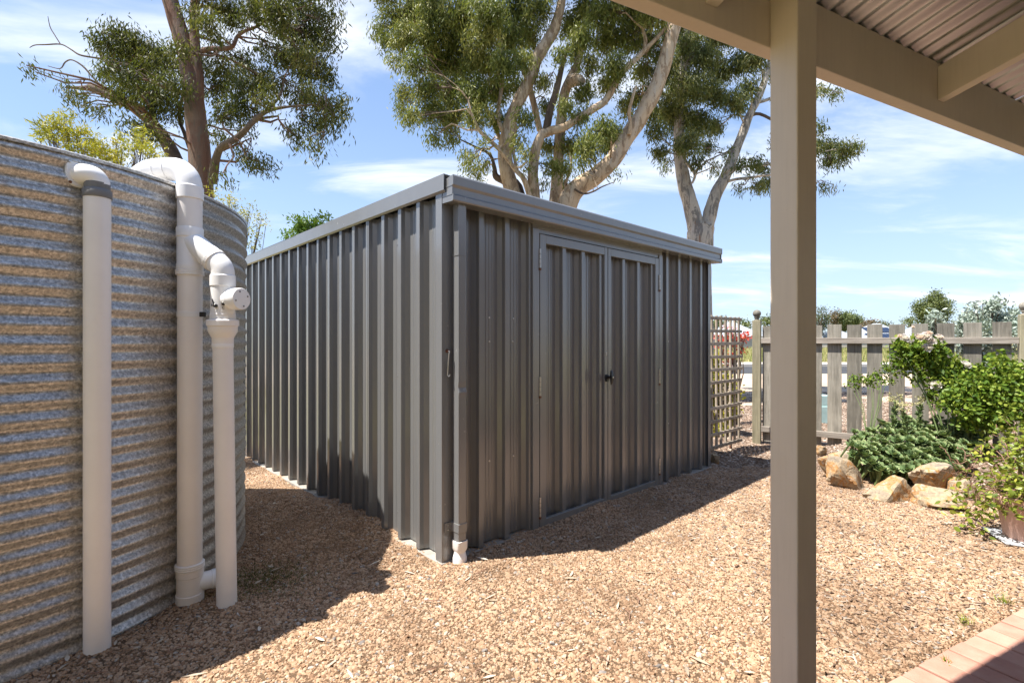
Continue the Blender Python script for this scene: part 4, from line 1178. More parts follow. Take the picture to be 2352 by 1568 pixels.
# ---- terracotta pot with trailing vine on a white tray
POT = G(2352, 1246); POT.z = 0.0
tray = MB().box(-0.15, -0.13, 0.012, 0.18, 0.14, 0.022).build("plant_tray", plain("white_tray", (0.5,0.51,0.53), 0.4), None, bevel=0.005)
tray.location = POT; tray.rotation_euler = (R(1.5), R(4), R(-18)); tag(tray, "white flat tray lying under the terracotta pot", "tray")
pot = thing("terracotta_pot", "pale terracotta flower pot at the garden edge", "pot", POT + Vector((0.02, 0.01, 0.02)))
M["terra"] = plain("pale_terracotta", (0.60,0.38,0.30), 0.8, 0, 0.08, 9, 0.15, 90, dirt=0.25, dirtc=(0.66,0.52,0.45))
pb_ = MB().lathe([(0.095,0.0),(0.100,0.01),(0.128,0.20),(0.132,0.205),(0.133,0.215)], 36).build("body", M["terra"], pot); smooth_by_angle(pb_, 35)
pr_ = MB().lathe([(0.128,0.205),(0.146,0.208),(0.149,0.215),(0.150,0.252),(0.146,0.258),(0.132,0.258),(0.128,0.25)], 36, cap=False).build("rim", M["terra"], pot); smooth_by_angle(pr_, 35)
MB().lathe([(0.130,0.238),(0.0,0.242)], 24).build("potting_soil", M["mulch_base"], pot)
vine = thing("trailing_vine", "yellow green trailing vine spilling from the terracotta pot", "vine", POT + Vector((0.02,0.01,0.26)))
vo = np.array(vine.location)
rnd = random.Random(21)
ends = [(2195,1130,3.35),(2172,1160,3.3),(2180,1180,3.25),(2205,1205,3.15),(2225,1170,3.2),(2245,1215,3.05),(2230,1110,3.4),(2250,1060,3.4),(2262,1020,3.4),(2280,1000,3.4),(2300,960,3.35),(2320,985,3.2),(2335,1010,3.1),(2350,965,3.2),(2365,1020,3.0),(2270,1090,3.25),(2290,1130,3.1),(2300,1070,3.1),(2320,1110,3.0),(2335,1060,3.0),(2350,1100,2.95),(2285,1180,3.05),(2310,1165,2.98),(2240,1030,3.4),(2215,1150,3.3),(2380,1060,3.0),(2390,980,3.1),(2260,1140,3.2),(2255,1180,3.1),(2330,1150,2.92),(2345,1190,2.88),(2190,1100,3.4),(2300,1020,3.3),(2275,1050,3.35),(2345,1035,3.0),(2360,1130,2.9)]
base = []; dirs = []; ln = []; wd = []; ti = []
for k, (u, v, Y) in enumerate(ends):
    e = P(u, v, Y); s = Vector(vine.location) + Vector((rnd.uniform(-.06,.06), rnd.uniform(-.06,.06), 0))
    ctrl = (s+e)/2 + Vector((rnd.uniform(-.1,.1), rnd.uniform(-.1,.1), rnd.uniform(0.06,.22)))
    pts = []
    nseg = 12
    for q in range(nseg+1):
        t = q/nseg
        p = (1-t)**2*s + 2*t*(1-t)*ctrl + t*t*e + Vector((noise.noise(Vector((k,q*.7,0)))*.03, noise.noise(Vector((k,q*.7,5)))*.03, noise.noise(Vector((k,q*.7,9)))*.03))*min(1, 3*t)
        pts.append(p)
    MB().tube([p-vine.location for p in pts], [0.0042*(1-0.6*q/nseg) for q in range(nseg+1)], 6).build("runner", M["stem_brown"], vine)
    for q in range(2, nseg+1):
        for _ in range(4 if q > 6 else 1):
            p = pts[q] + Vector((rnd.gauss(0,.022), rnd.gauss(0,.022), rnd.gauss(0,.022)))
            a = rnd.uniform(0,6.28)
            base.append(p - vine.location); dirs.append((math.cos(a), math.sin(a)-.3, rnd.uniform(-.9,.25))); L_ = rnd.uniform(.026,.050)
            ln.append(L_); wd.append(L_*rnd.uniform(.45,.6)); ti.append(min(1,max(0,rnd.gauss(.5,.28))))
link_mesh("foliage", leaf_mesh("foliage", np.array(base), np.array(dirs), np.array(ln), np.array(wd), np.array(ti), M["vine_leaf"], .12), None, vine)
# loose dry runners tangled round the pot
tang = MB()
for k in range(26):
    s = P(rnd.uniform(2190,2350), rnd.uniform(1040,1150), rnd.uniform(3.0,3.4)); p = s.copy(); pts = []
    dd = Vector((rnd.uniform(-1,1), rnd.uniform(-.4,.4), rnd.uniform(-.5,.5)))
    for q in range(9):
        pts.append(p - vine.location); dd = (dd + Vector((rnd.gauss(0,.5), rnd.gauss(0,.3), rnd.gauss(0,.5)))).normalized(); p = p + dd*0.03
    tang.tube(pts, 0.0022, 5)
tg = tang.build("dry_runners", M["stem_brown"], vine); tg["kind"] = "stuff"

# ---- leaf litter on the gravel, twigs and a moss patch
M["dry_leaf"] = leaf_mat("dry_gum_leaf", (0.30,0.22,0.14), (0.50,0.42,0.32), (0.66,0.60,0.50), 0.7, 0.1)
n = 120
lx = []; 
rng = np.random.default_rng(77)
while len(lx) < n:
    u = rng.uniform(-200, 2300); v = rng.uniform(1050, 1640)
    p = G(u, v)
    sx_, sy_ = shed_local(p.x, p.y)
    if (Vector((p.x,p.y,0))-TANK_C).length < TANK_R+0.02: continue
    if 0 < sx_ < SW and 0 < sy_ < SL: continue
    if ver_local(p.x, p.y)[1] < 1.1: continue
    near = (0 < sx_ < 2.6 and -0.22 < sy_ < 0) or (-0.25 < sx_ < 0 and 0 < sy_ < 3) or (Vector((p.x,p.y,0))-TANK_C).length < TANK_R+0.16
    if not near and rng.random() < 0.72: continue
    lx.append((p.x, p.y, gravel_z(p.x, p.y)+0.008))
lx = np.array(lx); d = rng.normal(size=lx.shape); d[:,2] = rng.normal(size=n)*0.12
sv = np.tile([0,0,1.0],(n,1))+rng.normal(size=lx.shape)*.25
lit = link_mesh("leaf_litter", leaf_mesh("leaf_litter", lx, d, rng.uniform(.03,.085,n), rng.uniform(.008,.016,n), rng.random(n), M["dry_leaf"], .15, rng, sv), None)
tag(lit, "scattered dry gum leaves lying on the gravel", "leaf litter", None, "stuff")
mb = MB()
for k in range(46):
    u = rnd.uniform(0, 2250); v = rnd.uniform(1180, 1568); p = G(u, v)
    if (Vector((p.x,p.y,0))-TANK_C).length < TANK_R+0.05: continue
    sx_, sy_ = shed_local(p.x, p.y)
    if 0 < sx_ < SW and 0 < sy_ < SL or ver_local(p.x,p.y)[1] < 1.15: continue
    a = rnd.uniform(0,6.28); L_ = rnd.uniform(.03,.11); z = gravel_z(p.x,p.y)+.010
    mb.tube([(p.x,p.y,z), (p.x+math.cos(a)*L_*.5, p.y+math.sin(a)*L_*.5, z+.006), (p.x+math.cos(a+.3)*L_, p.y+math.sin(a+.3)*L_, z)], [.0022,.002,.0012], 5)
tw = mb.build("fallen_twigs", M["stem_brown"], None); tag(tw, "thin dark twigs scattered over the gravel", "twigs", None, "stuff")
n = 2600; c = G(600, 1335); 
mp_ = np.array(c)[None] + rng.normal(size=(n,3))*np.array([.13,.10,0]); mp_[:,2] = [gravel_z(a,b)+.004 for a,b,_ in mp_]
d = rng.normal(size=(n,3))*.7; d[:,2] = 1
M["moss"] = leaf_mat("moss_green", (0.05,0.06,0.015), (0.10,0.12,0.03), (0.18,0.18,0.05), .9, .1)
ms_ = link_mesh("moss_patch", leaf_mesh("moss_patch", mp_, d, rng.uniform(.006,.016,n), rng.uniform(.002,.004,n), rng.random(n), M["moss"], 0, rng), None)
tag(ms_, "small green mossy weed patch in the gravel beside the tank", "moss", None, "stuff")
# weeds along the paving
for (u, v, s_) in ((2216, 1432, 1.0), (2308, 1388, 1.4), (2175, 1520, 0.6)):
    p = G(u, v); n = 34
    b = np.array(p)[None] + rng.normal(size=(n,3))*np.array([.010,.010,0]); d = rng.normal(size=(n,3))*.55; d[:,2] = .8
    wd_ = link_mesh("weed_tuft", leaf_mesh("weed_tuft", b, d, rng.uniform(.02,.05,n)*s_, rng.uniform(.002,.004,n), rng.random(n), M["vine_leaf"], 0, rng), None)
    tag(wd_, {1.0:"small weed tuft growing at the middle of the paving edge", 1.4:"larger straggly weed tuft in gravel near the paving edge by the pot", 0.6:"tiny weed sprout against the pavers near the post"}[s_], "weed")
# ================================================================== gum trees
def bark(name, stops, patch, strip):
    m, nt, bs = new_mat(name)
    vec = coords(nt, (1,1,0.4))
    f = noise_tex(nt, vec, 3.2, 7, 0.65, 0.6)
    c = ramp(nt, f, stops)
    g = noise_tex(nt, coords(nt, (1,1,0.32)), 7.5, 6, 0.7, 0.8)
    c = mixc(nt, ramp(nt, g, [(0.51,(0,0,0)),(0.56,(0.85,)*3)]), c, patch)
    h = noise_tex(nt, coords(nt, (1,1,0.14)), 15, 6, 0.75, 0.5)
    c = mixc(nt, ramp(nt, h, [(0.575,(0,0,0)),(0.64,(0.8,)*3)]), c, strip)
    nt.links.new(c, bs.inputs["Base Color"]); bs.inputs["Roughness"].default_value = 0.8
    bs.inputs["Specular IOR Level"].default_value = 0.2
    bump(nt, bs, mixc(nt, 0.5, h, g), 0.8, 0.05)
    return m
M["bark_pale"] = bark("pale_gum_bark", [(0.3,(0.44,0.30,0.18)),(0.5,(0.50,0.385,0.27)),(0.7,(0.42,0.37,0.31))], (0.27,0.19,0.12), (0.14,0.08,0.05))
M["bark_grey"] = bark("grey_gum_bark", [(0.3,(0.34,0.30,0.25)),(0.5,(0.46,0.41,0.35)),(0.7,(0.27,0.26,0.245))], (0.15,0.14,0.13), (0.26,0.14,0.08))
M["bark_red"] = bark("reddish_gum_bark", [(0.3,(0.13,0.062,0.043)),(0.5,(0.18,0.10,0.07)),(0.7,(0.22,0.165,0.125))], (0.15,0.115,0.09), (0.12,0.07,0.05))
M["bark_dark"] = bark("dark_rough_bark", [(0.3,(0.07,0.050,0.037)),(0.5,(0.12,0.086,0.063)),(0.7,(0.18,0.14,0.11))], (0.12,0.09,0.07), (0.07,0.05,0.04))
M["gum_leaf_dark"] = leaf_mat("gum_leaf_dark", (0.022,0.032,0.009), (0.062,0.072,0.018), (0.17,0.145,0.038), 0.55, 0.25, 0.22)
M["gum_leaf"] = leaf_mat("gum_leaf_olive", (0.060,0.085,0.018), (0.165,0.185,0.042), (0.39,0.35,0.11), 0.5, 0.3, 0.25)
M["gum_leaf_grey"] = leaf_mat("gum_leaf_grey", (0.040,0.059,0.018), (0.100,0.119,0.036), (0.26,0.23,0.075), 0.5, 0.28, 0.25)

def spline(pts, sub=4):
    """Catmull-Rom through (u, v, width, Y) tuples"""
    P_ = [np.array(p, float) for p in pts]; out = []
    for i in range(len(P_)-1):
        p0 = P_[max(0,i-1)]; p1 = P_[i]; p2 = P_[i+1]; p3 = P_[min(len(P_)-1,i+2)]
        for k in range(sub):
            t = k/sub
            out.append(0.5*((2*p1) + (-p0+p2)*t + (2*p0-5*p1+4*p2-p3)*t*t + (-p0+3*p1-3*p2+p3)*t**3))
    out.append(P_[-1]); return out
class Tree:
    def __init__(self, name, label, Y0, base_u, group, bark_mat):
        self.Y0 = Y0; self.base = G(base_u, CV + CAMH*FPX/Y0)
        self.root = thing(name, label, "tree", self.base, 0, group); self.bark = bark_mat
        self.limb_pts = []; self.limb_rad = []
    def limb(self, pts, name="limb", mat=None, n=12, wob=0.16):
        """pts: (u, v, width px [, dY]) along the limb"""
        q = [(p[0], p[1], p[2], self.Y0 + (p[3] if len(p) > 3 else 0)) for p in pts]
        s = spline(q)
        W = [P(a[0], a[1], a[3]) for a in s]; rad = [max(0.004, 1.0*a[2]/2/FPX*a[3]*math.cos(math.atan((a[0]-CU)/FPX))) for a in s]
        for i, w in enumerate(W): self.limb_pts.append(w); self.limb_rad.append(rad[i])
        o = MB().tube([w - self.base for w in W], rad, n, True, wob).build(name, mat or self.bark, self.root, True)
        return o
    def crown(self, blobs, mat, leaves=16, per=46.0, lmin=.09, lmax=.15, wmin=.013, wmax=.022, seed=1, droop=1.0, thick=1.0, rs=0.95):
        rng = np.random.default_rng(seed); rnd = random.Random(seed)
        bl = []
        for b in blobs:
            u, v, r = b[:3]; dy = b[3] if len(b) > 3 else rnd.uniform(-1.0, 1.0)*thick
            Y = self.Y0 + dy; bl.append((P(u, v, Y), r/FPX*Y*rs))
        cl, bi = cloud_pts(bl, per, rng, 0.45, 0.85)
        # a branch from the nearest limb to every clump, finer twigs inside it
        LP = np.array([list(p) for p in self.limb_pts])
        br = MB(); tw = MB()
        for k, (c, r) in enumerate(bl):
            cc = np.array(c); dist = np.linalg.norm(LP-cc, axis=1) + 0.35*np.maximum(0, LP[:,2]-cc[2])
            j = int(np.argmin(dist)); a = self.limb_pts[j]
            mid = a.lerp(c, 0.5) + Vector((rnd.gauss(0,.10), rnd.gauss(0,.10), 0.12*(c-a).length + rnd.gauss(0,.06)))
            r0 = min(self.limb_rad[j]*0.6, 0.012 + 0.011*(c-a).length)
            q = [a, a.lerp(mid, .55)+Vector((rnd.gauss(0,.04),rnd.gauss(0,.04),rnd.gauss(0,.04))), mid, mid.lerp(c,.5)+Vector((rnd.gauss(0,.05),rnd.gauss(0,.05),rnd.gauss(0,.05))), c]
            br.tube([p-self.base for p in q], [r0, r0*.85, r0*.65, r0*.5, r0*.3], 6)
            idx_ = np.nonzero(bi == k)[0]
            for i in idx_[::2][:26]:
                e = Vector(cl[i]); s = q[3] if i % 3 else mid
                m2 = s.lerp(e, .55) + Vector((rnd.gauss(0,.06), rnd.gauss(0,.06), .10*r + rnd.gauss(0,.05)))
                tw.tube([s-self.base, m2-self.base, e-self.base], [0.009, 0.006, 0.003], 4, False)
        b_ = br.build("branches", self.bark, self.root, True); b_["kind"] = "stuff"
        t_ = tw.build("twigs", M["bark_dark"], self.root, True); t_["kind"] = "stuff"
        # leaves hang in small sprays
        m_ = len(cl); n = m_*leaves
        sp = np.repeat(cl, leaves, 0)
        swing = np.repeat(rng.normal(size=(m_,3))*np.array([.6,.6,.2]), leaves, 0)
        off = rng.normal(size=(n,3))*np.array([.080,.080,.080])
        base = sp + off
        d = rng.normal(size=(n,3))*np.array([.55,.55,.30]) + swing*0.5; d[:,2] -= droop
        tint = np.repeat(rng.normal(.45,.16,m_), leaves) + rng.normal(0,.17,n) + np.repeat(np.array([rnd.gauss(0,.10) for _ in bl])[bi], leaves)
        me = leaf_mesh("crown", base - np.array(self.base), d, rng.uniform(lmin,lmax,n), rng.uniform(wmin,wmax,n), tint, mat, 0, rng)
        o = link_mesh("crown", me, None, self.root); o["kind"] = "stuff"
        return o
GT = "gum trees behind the shed and tank"

# ---- tree 1: dark leaved gum behind the tank
t1 = Tree("gum_tree", "dark gum tree with reddish trunk and a broken limb behind the tank", 8.0, 474, GT, M["bark_red"])
t1.limb([(474,960,72),(474,800,64),(471,640,58),(466,520,56),(463,430,55),(456,330,52),(447,245,50),(438,180,46),(424,110,44),(402,40,42),(380,-40,40),(362,-150,34),(350,-300,22)], "trunk", n=18, wob=0.10)
t1.limb([(450,260,34),(455,200,30),(452,140,26),(446,60,24),(452,-40,20),(462,-160,14)], mat=M["bark_red"])
t1.limb([(455,520,30,.3),(428,430,34,.5),(402,362,36,.6),(372,312,34,.7),(338,272,30,.8),(300,243,28,.9),(252,219,27,1.0),(214,203,24,1.0),(196,203,15,1.0),(150,201,4,1.0)], "broken_limb", M["bark_dark"])
t1.limb([(388,335,20,.6),(366,300,16,.6),(352,262,14,.6),(350,240,13,.6)], "limb", M["bark_dark"])
t1.limb([(352,245,11,.6),(318,205,12,.7),(292,177,12,.7),(262,152,13,.8),(240,138,12,.8),(226,110,10,.8)], "limb", M["bark_dark"])
t1.limb([(236,200,6,1),(215,180,5,1),(190,152,5,1),(165,138,4,1),(150,143,4,1),(138,158,3,1),(110,152,2,1)], "dead_branch", M["bark_dark"], 7)
t1.limb([(232,135,6,.8),(205,131,5,.8),(182,126,5,.8),(160,112,4,.8),(139,102,4,.8),(105,103,4,.8),(80,104,3,.8),(68,110,2,.8)], "dead_branch", M["bark_dark"], 7)
t1.limb([(139,102,3,.8),(125,80,3,.8),(115,62,2.5,.8),(110,38,1.5,.8)], "dead_branch", M["bark_dark"], 6)
t1.limb([(488,420,26,-.2),(494,378,22,-.3),(504,343,18,-.4),(525,328,17,-.5),(548,314,16,-.5),(570,292,14,-.6),(588,274,13,-.6),(615,255,10,-.7),(650,247,7,-.7),(690,243,5,-.8),(730,240,3,-.8)], mat=M["bark_dark"])
t1.limb([(610,258,8,-.7),(635,232,6,-.7),(648,208,5,-.7),(653,180,3,-.7)], mat=M["bark_dark"], n=8)
t1.limb([(448,140,16),(465,118,13),(488,112,12,-.2),(515,112,11,-.3),(535,106,10,-.4),(545,84,9,-.4),(562,72,8,-.5),(588,62,7,-.5),(618,44,5,-.6),(660,30,3,-.6)], mat=M["bark_red"])
t1.limb([(440,350,14,.5),(425,310,11,.8),(412,270,9,1.0),(420,220,7,1.0),(428,180,5,1.0)], mat=M["bark_dark"], n=8)
t1_blobs = [(250,98,34),(285,82,36),(325,108,42),(300,148,42),(350,158,42),(388,140,36),(250,148,22),(278,212,32),(328,218,38),(370,208,38),(402,248,32),(312,288,26),(352,300,24),(168,215,20),(184,244,14),(224,250,16),(60,150,9),(82,166,10),(400,190,32),(238,172,20),(158,190,11),(300,180,30),(360,250,26),(410,110,26),
 (520,30,42),(580,18,42),(640,18,42),(700,22,46),(755,40,26),(758,92,24),(720,88,42),(662,78,34),(600,108,20),(562,140,28),(520,158,36),(500,208,34),(558,200,36),(600,180,36),(652,138,36),(700,150,42),(738,172,36),(640,200,28),(690,220,36),(738,240,36),(782,240,22),(758,280,24),(718,290,30),(682,312,22),(728,332,22),(655,298,12),(520,258,34),(560,248,28),(500,308,20),(540,332,16),(590,372,24),(560,360,16),(618,390,10),(512,398,13),(524,420,9),(600,228,24),(572,300,12),(470,150,30),(480,60,34),(505,100,22),(440,40,20),(790,262,12),(700,118,30),(640,50,30),
 (450,-60,65),(560,-70,65),(680,-60,65),(380,-120,55),(500,-180,75),(620,-180,65),(300,-60,36),(430,-280,70),(760,-40,40)]
t1.crown(t1_blobs, M["gum_leaf_dark"], 36, 470, .06, .105, .015, .022, seed=5, rs=0.93)

# ---- tree 2: pale many-stemmed gum behind the shed
t2 = Tree("gum_tree", "pale many stemmed gum tree rising right behind the shed roof", 10.0, 1250, GT, M["bark_pale"])
t2.limb([(1250,960,112),(1250,800,104),(1250,650,100),(1250,560,110),(1252,500,112)], "trunk", n=20, wob=0.12)
t2.limb([(1215,560,44),(1185,470,40),(1172,425,36),(1163,385,34),(1160,350,32),(1164,312,30),(1173,275,29),(1186,243,28),(1204,209,28),(1221,172,28),(1232,135,28),(1256,98,27),(1275,61,24),(1288,10,20),(1300,-80,16),(1310,-220,9)], "stem", n=14)
t2.limb([(1238,540,36),(1228,470,30),(1225,420,26),(1225,388,24),(1230,345,23),(1243,312,22),(1262,302,20),(1296,293,18),(1330,270,17),(1363,250,17),(1388,234,16),(1408,204,14),(1430,166,14),(1464,132,13),(1486,110,11),(1518,78,9),(1540,48,7),(1560,0,5)], "stem", n=12)
t2.limb([(1478,120,9),(1483,95,9),(1478,68,9),(1490,52,9),(1512,40,8),(1535,10,6)], "limb", n=10)
t2.limb([(1252,306,17),(1258,280,18),(1264,250,17),(1275,219,16),(1289,162,12),(1297,130,10),(1305,102,7)], "dead_limb", M["bark_dark"], 10)
t2.limb([(1280,560,52),(1296,490,48),(1310,455,46),(1332,428,43),(1370,404,40),(1410,364,38),(1441,314,38),(1466,278,36),(1491,233,36),(1512,189,34),(1529,135,33),(1542,84,32),(1553,45,30),(1566,-30,26),(1580,-150,18)], "stem", n=16)
t2.limb([(1268,540,34,.4),(1276,455,28,.5),(1282,372,25,.6),(1287,304,24,.6),(1296,219,22,.7),(1312,178,22,.7),(1328,142,16,.7),(1340,80,12,.7),(1345,0,9,.7)], "stem", n=12)
t2.limb([(1310,188,30,.55),(1326,184,27,.4),(1338,188,18,.3)], "burl", n=10)
t2.limb([(1222,470,14,-.2),(1205,415,12,-.3),(1186,392,11,-.3),(1154,351,10,-.4),(1120,318,9,-.5),(1100,298,8,-.5),(1084,262,6,-.6),(1075,230,4,-.6)], "limb", n=8)
t2.limb([(1170,318,11),(1150,290,10),(1144,256,9),(1152,204,8),(1156,150,7),(1150,90,5)], "limb", n=8)
t2.limb([(1210,520,22,.2),(1190,430,22,.2),(1160,416,20,.2),(1139,405,15,.2),(1136,385,9,.2),(1127,358,7,.2),(1110,345,6,.2),(1093,338,5,.2),(1058,321,3,.2)], "limb", M["bark_dark"], 8)
t2.limb([(1188,395,8),(1178,340,7),(1185,300,6),(1180,250,4)], "limb", n=8)
t2.limb([(1445,310,10,-.2),(1448,285,9,-.2),(1445,255,8,-.2),(1460,200,6,-.2)], "limb", n=8)
t2.limb([(1320,435,6,-.2),(1340,445,5,-.3),(1362,440,4,-.4),(1385,428,3,-.4),(1412,418,1.5,-.5)], "dead_branch", M["bark_dark"], 6)
t2.limb([(1300,450,9,.2),(1300,420,7,.1),(1312,380,6,0),(1308,350,4,0)], "limb", n=8)
t2.limb([(1240,300,14,.5),(1200,150,14,.5),(1130,60,12,.5),(1050,-40,10,.5),(980,-90,6,.5)], "limb", n=8)
t2.limb([(1160,345,10,.4),(1100,220,9,.5),(1020,130,8,.6),(960,60,7,.6),(935,0,5,.6)], "limb", n=8)
t2b = [(895,40,24),(945,28,38),(1000,25,42),(1060,25,42),(1120,25,42),(1180,25,40),(1235,25,34),(1335,25,36),(1390,28,40),(1450,25,40),(1500,28,34),
 (872,68,16),(888,95,18),(932,85,34),(990,85,42),(1050,85,42),(1110,85,42),(1170,85,40),(1215,75,30),(1335,85,30),(1395,90,40),(1450,85,34),(1490,95,26),
 (905,140,14),(950,145,26),(1000,145,38),(1058,145,40),(1110,148,40),(1160,150,36),(1198,140,24),(1352,150,22),(1418,150,32),(1478,160,26),
 (932,215,20),(978,205,32),(1030,205,38),(1088,210,38),(1140,210,34),(1190,200,20),(1250,190,20),(1340,215,24),(1398,195,24),(1455,225,20),
 (925,250,14),(945,270,20),(992,262,30),(1042,265,34),(1100,265,30),(1148,275,22),(1205,268,20),(1250,245,16),(1330,272,20),(1378,300,30),(1418,310,26),(1300,240,18),
 (1000,318,16),(1040,312,16),(1110,330,12),(1190,325,16),(1258,335,18),(1312,330,26),(1352,342,28),(1392,330,20),
 (1078,372,16),(1112,378,12),(1095,400,12),(1072,350,9),(1210,385,9),(1262,378,18),(1296,385,18),(1335,375,12),(1292,425,12),(1205,350,12),(1250,420,9),(1390,390,8),(1420,400,6),
 (1305,60,26),(1288,125,18),(1440,245,20),(1320,120,20),(1510,130,18),(1235,130,16),(880,-30,30),(940,-50,50),(1020,-60,55),(1110,-60,60),(1200,-60,55),(1290,-60,50),(1380,-60,60),(1470,-60,60),(1550,-50,50),(960,-150,50),(1060,-170,65),(1180,-180,70),(1300,-190,70),(1420,-180,70),(1540,-170,60),(1250,-290,60),(1370,-280,50)]
t2.crown(t2b, M["gum_leaf"], 44, 480, .07, .125, .016, .024, seed=6, rs=1.0)

# ---- tree 3: grey gum near the far corner
t3 = Tree("gum_tree", "grey barked gum tree forking low beyond the shed's far corner", 11.5, 1612, GT, M["bark_grey"])
t3.limb([(1612,950,72),(1610,800,62),(1606,650,56),(1606,590,58),(1608,545,62),(1612,520,58)], "trunk", n=18, wob=0.12)
t3.limb([(1606,560,42),(1597,515,40),(1590,486,38),(1582,455,35),(1575,432,33),(1566,392,30),(1561,356,28),(1560,319,26),(1562,250,22),(1570,150,17),(1580,40,12),(1590,-80,7)], "stem", n=14)
t3.limb([(1616,555,36),(1626,510,34),(1633,483,32),(1645,445,29),(1666,405,26),(1685,356,24),(1704,311,22),(1720,268,20),(1738,232,18),(1756,187,16),(1775,120,13),(1790,40,9),(1800,-60,5)], "stem", n=14)
t3.limb([(1662,415,9),(1680,396,9),(1695,386,8),(1725,381,7),(1762,378,7),(1810,368,6),(1860,355,5),(1910,345,3)], "limb", n=8)
t3.limb([(1668,418,8),(1690,412,7),(1725,408,7),(1765,402,6),(1815,405,4),(1870,420,2.5)], "limb", n=8)
t3.limb([(1564,348,8,-.2),(1576,372,8,-.3),(1592,392,8,-.3),(1596,405,7,-.3),(1590,421,5,-.3)], "limb", n=8)
t3.limb([(1738,236,9),(1760,230,8),(1800,215,7),(1850,200,5),(1900,205,3),(1935,215,2)], "limb", n=8)
t3.limb([(1700,318,6),(1680,340,5),(1665,352,4),(1648,350,2.5)], "dead_branch", M["bark_dark"], 6)
t3.limb([(1720,270,9),(1745,262,8),(1800,290,6),(1860,320,4),(1900,330,3)], "limb", M["bark_dark"], 8)
t3b = [(1500,200,22),(1530,160,26),(1570,130,36),(1620,130,36),(1660,160,30),(1700,140,30),(1740,130,30),(1560,190,36),(1600,200,40),(1640,220,34),(1690,228,28),(1718,200,24),(1540,240,36),(1502,260,26),(1510,300,22),(1518,345,18),(1524,385,9),(1530,365,10),(1560,270,36),(1600,280,36),(1640,290,24),(1580,328,30),(1620,340,18),(1600,370,15),(1640,380,9),(1700,378,13),(1730,370,16),(1750,390,14),(1740,430,16),(1702,430,10),(1762,418,16),(1590,100,36),(1650,90,36),(1655,385,10),(1670,350,10),
 (1885,330,20),(1910,342,20),(1940,346,20),(1965,336,14),(1900,370,16),(1930,365,12),(1885,290,11),(1890,425,10),(1908,430,7),(1890,205,12),(1920,213,11),(1800,330,26),(1820,220,26),(1800,400,20),(1850,350,22),(1800,150,36),(1860,210,14),(1840,290,20),
 (1600,30,55),(1680,30,55),(1750,40,45),(1540,60,36),(1650,-60,65),(1560,-40,50),(1750,-50,55),(1700,-140,50)]
t3.crown(t3b, M["gum_leaf_grey"], 44, 390, .08, .135, .017, .025, seed=7, rs=0.96)

# ================================================================== shrubs
def shrub(name, label, cat, Y0, base_u, blobs, mat, per, leaves, lmin, lmax, wr, seed, dirz=0.4, spread=.05, thick=.3, group=None, stem=M["bark_dark"], stemr=0.012, fold=0.0, base_z=0.0, ntw=10):
    rng = np.random.default_rng(seed); rnd = random.Random(seed)
    base = P(base_u, 784, Y0); base.z = base_z
    root = thing(name, label, cat, base, 0, group)
    bl = [(P(b[0], b[1], Y0+(b[3] if len(b) > 3 else rnd.uniform(-thick,thick))), b[2]/FPX*Y0) for b in blobs]
    cl, bi = cloud_pts(bl, per, rng, .5)
    m_ = len(cl); n = m_*leaves
    b = np.repeat(cl, leaves, 0) + rng.normal(size=(n,3))*spread
    d = np.repeat(rng.normal(size=(m_,3)), leaves, 0)*.6 + rng.normal(size=(n,3))*.7; d[:,2] += dirz
    L_ = rng.uniform(lmin, lmax, n)
    tint = np.repeat(rng.normal(.5,.18,m_), leaves) + rng.normal(0,.14,n)
    o = link_mesh("foliage", leaf_mesh("foliage", b-np.array(base), d, L_, L_*wr*rng.uniform(.8,1.2,n), tint, mat, fold, rng), None, root)
    o["kind"] = "stuff"
    st = MB()
    for k, (c, r) in enumerate(bl):
        s = Vector((rnd.uniform(-.1,.1), rnd.uniform(-.1,.1), -0.05)); e = c - base
        m2 = s.lerp(e, .55) + Vector((rnd.gauss(0,.08), rnd.gauss(0,.08), .1))
        st.tube([s, m2, e], [stemr, stemr*.6, stemr*.25], 6)
        for i in np.nonzero(bi == k)[0][:ntw]:
            st.tube([m2.lerp(e,.6), m2.lerp(e,.8).lerp(Vector(cl[i])-base,.5), Vector(cl[i])-base], [stemr*.3, stemr*.22, stemr*.12], 4, False)
    s_ = st.build("stems", stem, root, True); s_["kind"] = "stuff"
    return root
M["yellow_leaf"] = leaf_mat("yellow_green_leaf", (0.15,0.16,0.012), (0.34,0.32,0.02), (0.55,0.42,0.04), .45, .35)
M["bright_leaf"] = leaf_mat("bright_green_leaf", (0.05,0.12,0.02), (0.12,0.24,0.03), (0.26,0.38,0.06), .4, .3)
M["silver_leaf"] = leaf_mat("silver_leaf", (0.16,0.22,0.17), (0.30,0.36,0.30), (0.50,0.55,0.48), .5, .15)
M["red_leaf"] = leaf_mat("red_flower", (0.30,0.02,0.015), (0.60,0.04,0.03), (0.75,0.16,0.08), .5, .25)
M["far_leaf"] = leaf_mat("far_tree_leaf", (0.035,0.05,0.02), (0.075,0.095,0.035), (0.15,0.14,0.06), .6, .15)
shrub("bottlebrush_shrub", "yellow green feathery shrub showing over the tank rim left of the gum trunk", "shrub", 4.7, 250,
      [(118,292,30),(155,300,32),(198,328,32),(148,268,16),(92,318,12),(228,350,28),(280,350,32),(312,328,24),(340,350,28),(384,365,12),(250,362,26),(190,352,28),(130,330,26),(330,310,12),(105,280,10),(270,320,14),(140,400,40),(220,420,40),(320,420,40)], M["yellow_leaf"], 1500, 16, .035, .065, .2, 31, .5, .025, .25)
